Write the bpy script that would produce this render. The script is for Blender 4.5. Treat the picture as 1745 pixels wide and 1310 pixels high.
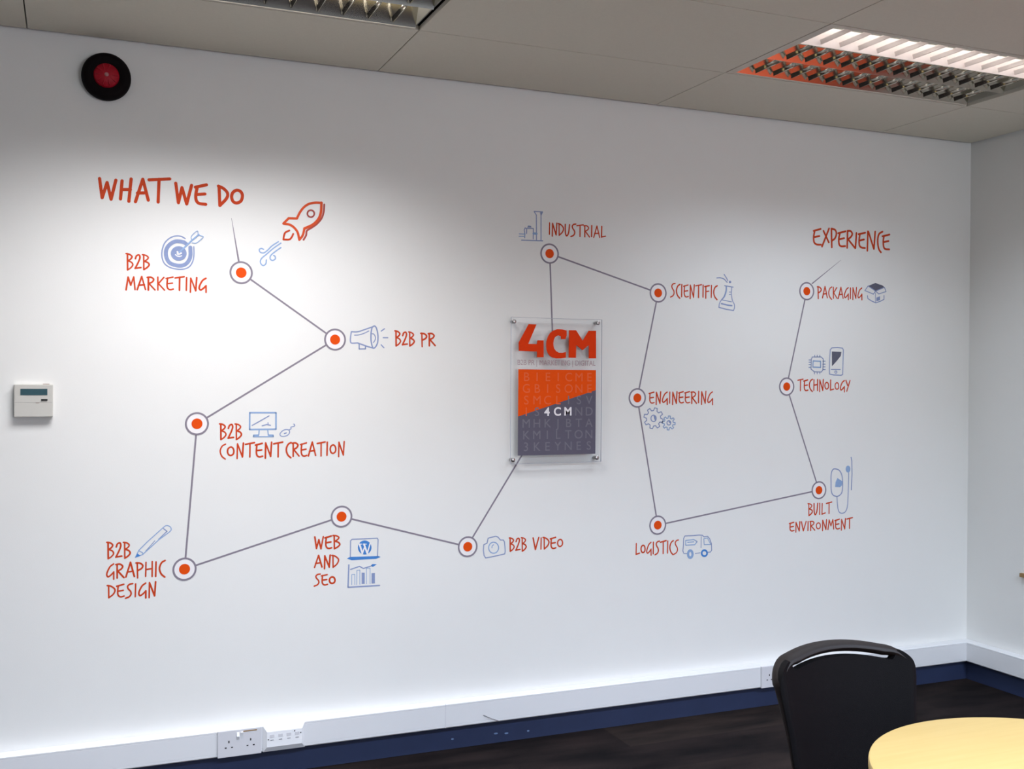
import bpy, bmesh, math, random
from mathutils import Vector, Matrix

# ------------------------------------------------------------------ camera, world, light, exposure
SC = bpy.context.scene
COL = SC.collection
for o in list(bpy.data.objects):
    bpy.data.objects.remove(o)

H = 2.5955                       # ceiling height; photographed wall is the plane y = 0, corner at x = 0
cam_d = bpy.data.cameras.new('camera')
cam = bpy.data.objects.new('camera', cam_d)
COL.objects.link(cam)
SC.camera = cam
FW = Vector((0.3854308, 0.92271322, -0.00658788))
RT = Vector((0.92273005, -0.38539098, 0.00656151))
UP = RT.cross(FW)
cam.matrix_world = Matrix(((RT.x, UP.x, -FW.x, -4.0349), (RT.y, UP.y, -FW.y, -3.8896),
                           (RT.z, UP.z, -FW.z, 1.4465), (0, 0, 0, 1)))
cam_d.sensor_width = 36.0
cam_d.lens = 36.0 * 1800.5 / 1745.0
cam_d.clip_start = 0.02

W = bpy.data.worlds.new('world')
SC.world = W
W.use_nodes = True
W.node_tree.nodes['Background'].inputs[0].default_value = (0.55, 0.68, 1.0, 1)
W.node_tree.nodes['Background'].inputs[1].default_value = 0.6

SC.view_settings.view_transform = 'Standard'
SC.view_settings.look = 'None'
SC.view_settings.gamma = 1.0
SC.view_settings.exposure = 0.22

# added daylight, coming in through the added window behind the camera
def area(name, loc, rot, sx, sy, power, color, spread=math.pi, parent=None):
    d = bpy.data.lights.new(name, 'AREA')
    d.shape = 'RECTANGLE'
    d.size, d.size_y, d.energy, d.color, d.spread = sx, sy, power, color, spread
    o = bpy.data.objects.new(name, d)
    COL.objects.link(o)
    o.location, o.rotation_euler = loc, rot
    if parent:
        o.parent = parent
    return o
DAY = (0.96, 0.97, 1.0)
LAMP = (0.84, 0.91, 1.0)
NEUTRAL = (0.95, 0.96, 1.0)
COOL = (0.66, 0.80, 1.0)
area('added_daylight', (-1.40, -6.72, 1.75), (math.radians(78), 0, 0), 2.1, 1.5, 56, DAY)

# ------------------------------------------------------------------ helpers
def srgb(r, g, b):
    f = lambda c: c / 12.92 if c <= 0.04045 else ((c + 0.055) / 1.055) ** 2.4
    return (f(r / 255), f(g / 255), f(b / 255), 1)

def mat(name, col, rough=0.5, metal=0.0, noise=0.0, nscale=40, bump=0.0, bscale=200, spec=0.5, emit=None, estr=0.0):
    m = bpy.data.materials.new(name)
    m.use_nodes = True
    nt = m.node_tree
    b = nt.nodes['Principled BSDF']
    b.inputs['Base Color'].default_value = col
    b.inputs['Roughness'].default_value = rough
    b.inputs['Metallic'].default_value = metal
    b.inputs['Specular IOR Level'].default_value = spec
    tc = nt.nodes.new('ShaderNodeTexCoord')
    if noise:
        n = nt.nodes.new('ShaderNodeTexNoise')
        n.inputs['Scale'].default_value = nscale
        n.inputs['Detail'].default_value = 4
        nt.links.new(tc.outputs['Object'], n.inputs['Vector'])
        mx = nt.nodes.new('ShaderNodeMix')
        mx.data_type = 'RGBA'
        mx.inputs['A'].default_value = tuple(c * (1 - noise) for c in col[:3]) + (1,)
        mx.inputs['B'].default_value = tuple(min(1, c * (1 + noise)) for c in col[:3]) + (1,)
        nt.links.new(n.outputs['Fac'], mx.inputs['Factor'])
        nt.links.new(mx.outputs['Result'], b.inputs['Base Color'])
    if bump:
        n2 = nt.nodes.new('ShaderNodeTexNoise')
        n2.inputs['Scale'].default_value = bscale
        n2.inputs['Detail'].default_value = 3
        nt.links.new(tc.outputs['Object'], n2.inputs['Vector'])
        bp = nt.nodes.new('ShaderNodeBump')
        bp.inputs['Strength'].default_value = bump
        bp.inputs['Distance'].default_value = 0.002
        nt.links.new(n2.outputs['Fac'], bp.inputs['Height'])
        nt.links.new(bp.outputs['Normal'], b.inputs['Normal'])
    if emit:
        b.inputs['Emission Color'].default_value = emit
        b.inputs['Emission Strength'].default_value = estr
    return m

M = {}
M['wall'] = mat('white_wall_paint', srgb(232, 231, 228), 0.75, noise=0.01, nscale=8, bump=0.08, bscale=260, spec=0.3)
M['tile'] = mat('ceiling_tile_mineral', srgb(218, 212, 197), 0.95, noise=0.04, nscale=120, bump=0.2, bscale=400, spec=0.1)
M['void'] = mat('ceiling_void_dark', srgb(40, 38, 36), 0.9)
M['pvc'] = mat('white_pvc_plastic', srgb(226, 226, 228), 0.35, noise=0.01, nscale=12)
M['pvc_plate'] = mat('white_socket_plastic', srgb(216, 215, 219), 0.3, noise=0.01)
M['pvc_white'] = mat('bright_white_plastic', srgb(244, 244, 246), 0.25, noise=0.01)
M['hole'] = mat('black_opening', srgb(24, 22, 24), 0.6)
M['grey_slot'] = mat('grey_opening', srgb(120, 118, 124), 0.6)
M['skirt'] = mat('navy_skirting_gloss', srgb(46, 56, 86), 0.4, noise=0.12, nscale=14)
M['speck'] = mat('paint_speck_pale_blue', srgb(116, 142, 180), 0.6)
M['vinyl_red'] = mat('vinyl_brush_red', srgb(197, 66, 28), 0.6, noise=0.10, nscale=60, spec=0.15)
M['vinyl_orange_red'] = mat('vinyl_rocket_orange', srgb(214, 84, 44), 0.55, noise=0.10, nscale=60, spec=0.15)
M['vinyl_maroon'] = mat('vinyl_maroon', srgb(168, 80, 72), 0.55, noise=0.08, nscale=60, spec=0.15)
M['vinyl_orange'] = mat('vinyl_dot_orange', srgb(226, 76, 4), 0.6, noise=0.03, nscale=60, spec=0.15)
M['vinyl_grey'] = mat('vinyl_line_grey', srgb(136, 128, 140), 0.55, noise=0.06, nscale=80, spec=0.15)
M['vinyl_white'] = mat('vinyl_white', srgb(240, 236, 236), 0.5, noise=0.01, spec=0.15)
M['vinyl_blue'] = mat('vinyl_sketch_blue', srgb(144, 170, 208), 0.55, noise=0.10, nscale=90, spec=0.15)
M['vinyl_grey_blue'] = mat('vinyl_sketch_slate_blue', srgb(138, 152, 190), 0.55, noise=0.12, nscale=90, spec=0.15)
M['vinyl_bright_blue'] = mat('vinyl_sketch_bright_blue', srgb(70, 130, 200), 0.55, noise=0.10, nscale=90, spec=0.15)
M['vinyl_charcoal'] = mat('vinyl_sketch_charcoal', srgb(96, 96, 112), 0.55, noise=0.15, nscale=90, spec=0.15)
M['logo'] = mat('sign_logo_orange_red', srgb(222, 56, 0), 0.7, noise=0.05, nscale=50, spec=0.15)
M['poster_orange'] = mat('sign_panel_orange', srgb(236, 80, 2), 0.7, noise=0.05, nscale=50, spec=0.15)
M['poster_dark'] = mat('sign_panel_charcoal', srgb(96, 92, 107), 0.7, noise=0.06, nscale=50, spec=0.15)
M['poster_faint_o'] = mat('sign_faint_letter_orange', srgb(234, 92, 22), 0.5, noise=0.03)
M['poster_faint_d'] = mat('sign_faint_letter_grey', srgb(110, 107, 120), 0.5, noise=0.03)
M['poster_light'] = mat('sign_letter_white', srgb(238, 234, 238), 0.5, noise=0.02)
M['tagline'] = mat('sign_tagline_taupe', srgb(168, 140, 146), 0.5, noise=0.04)
M['steel'] = mat('brushed_steel', srgb(176, 172, 170), 0.3, 1.0, noise=0.05, nscale=90)
M['chrome'] = mat('chrome_tube', srgb(200, 200, 202), 0.15, 1.0, noise=0.02)
M['alarm_black'] = mat('sounder_dark_plastic', srgb(10, 4, 6), 0.7, noise=0.10, nscale=50, spec=0.12)
M['alarm_red'] = mat('sounder_red_plastic', srgb(168, 14, 36), 0.5, noise=0.08, nscale=60, spec=0.25)
M['alarm_cap'] = mat('sounder_grey_cap', srgb(170, 110, 110), 0.4, noise=0.05)
M['ctl'] = mat('thermostat_beige_plastic', srgb(200, 197, 190), 0.45, noise=0.02)
M['lcd'] = mat('thermostat_lcd_teal', srgb(42, 76, 84), 0.25, noise=0.12, nscale=70)
M['brown'] = mat('brown_tab', srgb(150, 128, 118), 0.5, noise=0.05)
M['louvre'] = mat('louvre_mirror_aluminium', srgb(196, 192, 182), 0.16, 1.0, noise=0.03)
M['louvre_lit'] = mat('louvre_lit_white', srgb(236, 226, 222), 0.4, 0.0, noise=0.03)  # white in place of mirror, so the room-side row looks brightly lit
M['frame'] = mat('lamp_frame_white_enamel', srgb(206, 198, 184), 0.5, noise=0.02)
M['housing'] = mat('lamp_housing_grey', srgb(140, 138, 130), 0.5, noise=0.02)
M['tube'] = mat('fluorescent_tube', srgb(250, 250, 245), 0.4, emit=(1.0, 0.95, 0.9, 1), estr=9.0)
M['tube_dim'] = mat('fluorescent_tube_dim', srgb(230, 230, 225), 0.4, emit=(1.0, 0.95, 0.85, 1), estr=1.0)
M['chair'] = mat('black_chair_plastic', srgb(8, 6, 8), 0.6, noise=0.15, nscale=120, bump=0.25, bscale=700, spec=0.10)
M['chair_rail'] = mat('chair_plastic_lit_edge', srgb(26, 18, 16), 0.55, noise=0.12, nscale=120, bump=0.2, bscale=700, spec=0.25)  # black plastic tinted brown where the top edge catches the light
M['chair_mesh'] = mat('black_chair_fabric', srgb(14, 12, 15), 0.85, noise=0.25, nscale=300, bump=0.5, bscale=900)
M['orange_board'] = mat('orange_felt', srgb(208, 74, 22), 0.9, noise=0.08, nscale=80)
M['alu'] = mat('anodised_aluminium', srgb(170, 170, 172), 0.35, 1.0, noise=0.03)
M['tan'] = mat('tan_wood', srgb(150, 118, 74), 0.5, noise=0.12, nscale=60)

def carpet():
    m = mat('dark_plank_carpet', srgb(46, 40, 39), 0.95, bump=0.6, bscale=500, spec=0.1)
    nt = m.node_tree
    b = nt.nodes['Principled BSDF']
    tc = [n for n in nt.nodes if n.bl_idname == 'ShaderNodeTexCoord'][0]
    br = nt.nodes.new('ShaderNodeTexBrick')
    br.inputs['Scale'].default_value = 1.0
    br.inputs['Brick Width'].default_value = 1.0
    br.inputs['Row Height'].default_value = 0.25
    br.inputs['Mortar Size'].default_value = 0.0
    br.inputs['Color1'].default_value = srgb(36, 31, 30)
    br.inputs['Color2'].default_value = srgb(23, 19, 21)
    br.inputs['Mortar'].default_value = srgb(30, 26, 26)
    nt.links.new(tc.outputs['Object'], br.inputs['Vector'])
    mp = nt.nodes.new('ShaderNodeMapping')
    mp.inputs['Scale'].default_value = (2.2, 9.0, 1.0)
    nt.links.new(tc.outputs['Object'], mp.inputs['Vector'])
    n = nt.nodes.new('ShaderNodeTexNoise')
    n.inputs['Scale'].default_value = 1.0
    n.inputs['Detail'].default_value = 6
    nt.links.new(mp.outputs['Vector'], n.inputs['Vector'])
    rp = nt.nodes.new('ShaderNodeValToRGB')
    rp.color_ramp.elements[0].position = 0.35
    rp.color_ramp.elements[0].color = (0.5, 0.5, 0.55, 1)
    rp.color_ramp.elements[1].position = 0.68
    rp.color_ramp.elements[1].color = (2.0, 1.8, 1.6, 1)
    nt.links.new(n.outputs['Fac'], rp.inputs['Fac'])
    mx = nt.nodes.new('ShaderNodeMix')
    mx.data_type = 'RGBA'
    mx.blend_type = 'MULTIPLY'
    mx.inputs['Factor'].default_value = 1.0
    nt.links.new(br.outputs['Color'], mx.inputs['A'])
    nt.links.new(rp.outputs['Color'], mx.inputs['B'])
    nt.links.new(mx.outputs['Result'], b.inputs['Base Color'])
    return m
M['carpet'] = carpet()

def beech():
    m = mat('pale_beech_laminate', srgb(186, 154, 92), 0.42)
    nt = m.node_tree
    b = nt.nodes['Principled BSDF']
    tc = [n for n in nt.nodes if n.bl_idname == 'ShaderNodeTexCoord'][0]
    mp = nt.nodes.new('ShaderNodeMapping')
    mp.inputs['Scale'].default_value = (3.0, 40.0, 3.0)
    n = nt.nodes.new('ShaderNodeTexNoise')
    n.inputs['Scale'].default_value = 2.0
    n.inputs['Detail'].default_value = 5
    nt.links.new(tc.outputs['Object'], mp.inputs['Vector'])
    nt.links.new(mp.outputs['Vector'], n.inputs['Vector'])
    rp = nt.nodes.new('ShaderNodeValToRGB')
    rp.color_ramp.elements[0].position = 0.3
    rp.color_ramp.elements[0].color = srgb(185, 153, 91)
    rp.color_ramp.elements[1].position = 0.7
    rp.color_ramp.elements[1].color = srgb(190, 159, 97)
    nt.links.new(n.outputs['Fac'], rp.inputs['Fac'])
    nt.links.new(rp.outputs['Color'], b.inputs['Base Color'])
    return m
M['beech'] = beech()

def acrylic():
    m = bpy.data.materials.new('clear_acrylic')
    m.use_nodes = True
    nt = m.node_tree
    nt.nodes.remove(nt.nodes['Principled BSDF'])
    out = nt.nodes['Material Output']
    tr = nt.nodes.new('ShaderNodeBsdfTransparent')
    tr.inputs[0].default_value = (0.985, 0.988, 0.99, 1)
    gl = nt.nodes.new('ShaderNodeBsdfGlossy')
    gl.inputs['Roughness'].default_value = 0.05
    fr = nt.nodes.new('ShaderNodeFresnel')
    fr.inputs['IOR'].default_value = 1.45
    mx = nt.nodes.new('ShaderNodeMixShader')
    ge = nt.nodes.new('ShaderNodeNewGeometry')
    sb = nt.nodes.new('ShaderNodeMath')
    sb.operation = 'SUBTRACT'
    sb.inputs[0].default_value = 1.0
    nt.links.new(ge.outputs['Backfacing'], sb.inputs[1])
    ml = nt.nodes.new('ShaderNodeMath')
    ml.operation = 'MULTIPLY'
    nt.links.new(fr.outputs[0], ml.inputs[0])
    nt.links.new(sb.outputs[0], ml.inputs[1])
    nt.links.new(ml.outputs[0], mx.inputs[0])
    nt.links.new(tr.outputs[0], mx.inputs[1])
    nt.links.new(gl.outputs[0], mx.inputs[2])
    nt.links.new(mx.outputs[0], out.inputs['Surface'])
    return m
M['acrylic'] = acrylic()
M['acrylic_edge'] = mat('acrylic_cut_edge', srgb(186, 188, 198), 0.3, noise=0.02)

def link(name, me, m, parent=None, smooth=False):
    o = bpy.data.objects.new(name, me)
    if m is not None:
        for k in (m if isinstance(m, (list, tuple)) else [m]):
            me.materials.append(k)
    if smooth:
        for p in me.polygons:
            p.use_smooth = True
    COL.objects.link(o)
    if parent is not None:
        o.parent = parent
    return o

def obj(name, bm, m, parent=None, smooth=False):
    bmesh.ops.recalc_face_normals(bm, faces=bm.faces[:])
    me = bpy.data.meshes.new(name)
    bm.to_mesh(me)
    bm.free()
    o = link(name, me, m, parent, smooth)
    if smooth:
        try:
            me.set_sharp_from_angle(angle=math.radians(42))
        except Exception:
            pass
    return o

def tag(o, label, cat, group=None):
    o['label'], o['category'] = label, cat
    if group:
        o['group'] = group
    return o

def thing(name, label, cat, loc=(0, 0, 0), group=None):
    o = bpy.data.objects.new(name, None)
    o.empty_display_size = 0.05
    COL.objects.link(o)
    o.location = loc
    return tag(o, label, cat, group)

def struct(name, bm, m, label):
    o = obj(name, bm, m)
    o['kind'] = 'structure'
    o['label'] = label
    o['category'] = name.split('_')[0]
    return o

def box(bm, x0, x1, y0, y1, z0, z1, bev=0.0, seg=2, mi=0):
    r = bmesh.ops.create_cube(bm, size=1.0)
    vs = r['verts']
    bmesh.ops.scale(bm, vec=(abs(x1 - x0), abs(y1 - y0), abs(z1 - z0)), verts=vs)
    bmesh.ops.translate(bm, vec=((x0 + x1) / 2, (y0 + y1) / 2, (z0 + z1) / 2), verts=vs)
    fs = set(f for v in vs for f in v.link_faces)
    for f in fs:
        f.material_index = mi
    if bev:
        es = list(set(e for v in vs for e in v.link_edges))
        bmesh.ops.bevel(bm, geom=es, offset=bev, segments=seg, affect='EDGES', profile=0.7)
    return bm

def nbox(*a, **k):
    return box(bmesh.new(), *a, **k)

def prism_x(bm, prof, x0, x1):
    """extrude a closed (y,z) profile along x"""
    a = [bm.verts.new((x0, y, z)) for y, z in prof]
    b = [bm.verts.new((x1, y, z)) for y, z in prof]
    n = len(prof)
    for i in range(n):
        bm.faces.new((a[i], a[(i + 1) % n], b[(i + 1) % n], b[i]))
    bm.faces.new(a)
    bm.faces.new(b[::-1])
    return bm

def lathe(bm, prof, seg=40, axis='z', o=(0, 0, 0)):
    """revolve (r,h) profile; axis z, or -y (pointing out of the photographed wall)"""
    rings = []
    for r, h in prof:
        ring = []
        for i in range(seg):
            a = 2 * math.pi * i / seg
            if axis == 'z':
                p = (r * math.cos(a), r * math.sin(a), h)
            else:
                p = (r * math.cos(a), -h, r * math.sin(a))
            ring.append(bm.verts.new((p[0] + o[0], p[1] + o[1], p[2] + o[2])))
        rings.append(ring)
    for a, b in zip(rings, rings[1:]):
        for i in range(seg):
            bm.faces.new((a[i], a[(i + 1) % seg], b[(i + 1) % seg], b[i]))
    bm.faces.new(rings[0][::-1])
    bm.faces.new(rings[-1])
    return bm

def sweep(bm, path, ra, rb=None, seg=12, up=(0, 0, 1), scale=None):
    """tube with elliptical section along a path; ra across, rb along 'up'"""
    rb = rb or ra
    P = [Vector(p) for p in path]
    rings = []
    upv = Vector(up)
    for i, p in enumerate(P):
        t = (P[min(i + 1, len(P) - 1)] - P[max(i - 1, 0)]).normalized()
        s = t.cross(upv)
        if s.length < 1e-4:
            s = t.cross(Vector((0, 1, 0)))
        s.normalize()
        u = s.cross(t).normalized()
        q = scale[i] if scale else 1.0
        rings.append([bm.verts.new(p + s * (q * ra * math.cos(2 * math.pi * k / seg)) + u * (q * rb * math.sin(2 * math.pi * k / seg))) for k in range(seg)])
    for a, b in zip(rings, rings[1:]):
        for k in range(seg):
            bm.faces.new((a[k], a[(k + 1) % seg], b[(k + 1) % seg], b[k]))
    bm.faces.new(rings[0][::-1])
    bm.faces.new(rings[-1])
    return bm

def crom(pts, n=6, closed=False):
    P = [Vector(p) for p in pts]
    m = len(P)
    out = []
    for i in range(m if closed else m - 1):
        if closed:
            a, b, c, d = P[i - 1], P[i], P[(i + 1) % m], P[(i + 2) % m]
        else:
            b, c = P[i], P[i + 1]
            a = P[i - 1] if i > 0 else b * 2 - c
            d = P[i + 2] if i + 2 < m else c * 2 - b
        for k in range(n):
            t = k / n
            out.append(0.5 * ((2 * b) + (c - a) * t + (2 * a - 5 * b + 4 * c - d) * t * t + (3 * b - a - 3 * c + d) * t ** 3))
    if not closed:
        out.append(P[-1])
    return out

# ---- flat vinyl shapes stuck on a wall plane: (x, z) outlines with a real film thickness
def stroke(bm, pts, w0, w1, ybase, top, closed=False):
    P = [Vector(p) for p in pts]
    n = len(P)
    sec = []                     # centre, normal, half width
    for i in range(n):
        if closed:
            a, c = P[i - 1], P[(i + 1) % n]
        else:
            a, c = P[max(i - 1, 0)], P[min(i + 1, n - 1)]
        t0 = (P[i] - a).normalized() if (P[i] - a).length > 1e-7 else (c - P[i]).normalized()
        t1 = (c - P[i]).normalized() if (c - P[i]).length > 1e-7 else t0
        hw = (w0 + (w1 - w0) * i / max(1, n - 1)) / 2
        n0, n1 = Vector((-t0.y, t0.x)), Vector((-t1.y, t1.x))
        if t0.dot(t1) > 0.55:
            nn = (n0 + n1).normalized()
            sec.append((P[i], nn, hw / max(0.75, nn.dot(n0))))
        else:
            sec.append((P[i], n0, hw))
            sec.append((P[i], (n0 + n1).normalized() if (n0 + n1).length > 0.2 else n0, hw))
            sec.append((P[i], n1, hw))
    if not closed:
        t = (P[1] - P[0]).normalized()
        nn = Vector((-t.y, t.x))
        t2 = (P[-1] - P[-2]).normalized()
        n2 = Vector((-t2.y, t2.x))
        cap0 = [(P[0] - t * (w0 / 2) * math.sin(math.radians(a)), nn, w0 / 2 * math.cos(math.radians(a))) for a in (80, 50, 25)]
        cap1 = [(P[-1] + t2 * (w1 / 2) * math.sin(math.radians(a)), n2, w1 / 2 * math.cos(math.radians(a))) for a in (25, 50, 80)]
        sec = cap0 + sec + cap1
    q = []
    for c, nn, hw in sec:
        l, r = c + nn * hw, c - nn * hw
        q.append((bm.verts.new((l.x, top, l.y)), bm.verts.new((r.x, top, r.y)), bm.verts.new((l.x, ybase, l.y)), bm.verts.new((r.x, ybase, r.y))))
    m = len(q)
    for i in range(m if closed else m - 1):
        a, b = q[i], q[(i + 1) % m]
        for f in ((a[0], a[1], b[1], b[0]), (a[2], a[0], b[0], b[2]), (a[1], a[3], b[3], b[1])):
            try:
                bm.faces.new(f)
            except ValueError:
                pass
    if not closed:
        bm.faces.new((q[0][0], q[0][2], q[0][3], q[0][1]))
        bm.faces.new((q[-1][0], q[-1][1], q[-1][3], q[-1][2]))

def plate(bm, pts, ybase, top):
    a = [bm.verts.new((x, top, z)) for x, z in pts]
    b = [bm.verts.new((x, ybase, z)) for x, z in pts]
    n = len(a)
    f = bm.faces.new(a)
    f.normal_update()
    for i in range(n):
        bm.faces.new((a[i], a[(i + 1) % n], b[(i + 1) % n], b[i]))
    bmesh.ops.triangulate(bm, faces=[f])

def circle(cx, cz, r, n=40):
    return [(cx + r * math.cos(2 * math.pi * i / n), cz + r * math.sin(2 * math.pi * i / n)) for i in range(n)]

def vinyl(name, shapes, m, parent, layer, ybase=0.0):
    bm = bmesh.new()
    for i, s in enumerate(shapes):
        top = ybase - 0.0003 * layer - 0.00002 * (i % 12)
        if s[0] == 's':
            _, w, sm, closed, pts = s
            stroke(bm, crom(pts, 6, bool(closed)) if sm else pts, w, w, ybase, top, bool(closed))
        else:
            plate(bm, s[1], ybase, top)
    me = bpy.data.meshes.new(name)
    bm.normal_update()
    for f in bm.faces:           # every front face looks into the room
        if abs(f.normal.y) > 0.5 and f.normal.y > 0:
            f.normal_flip()
    bm.to_mesh(me)
    bm.free()
    return link(name, me, M[m], parent)

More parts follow.
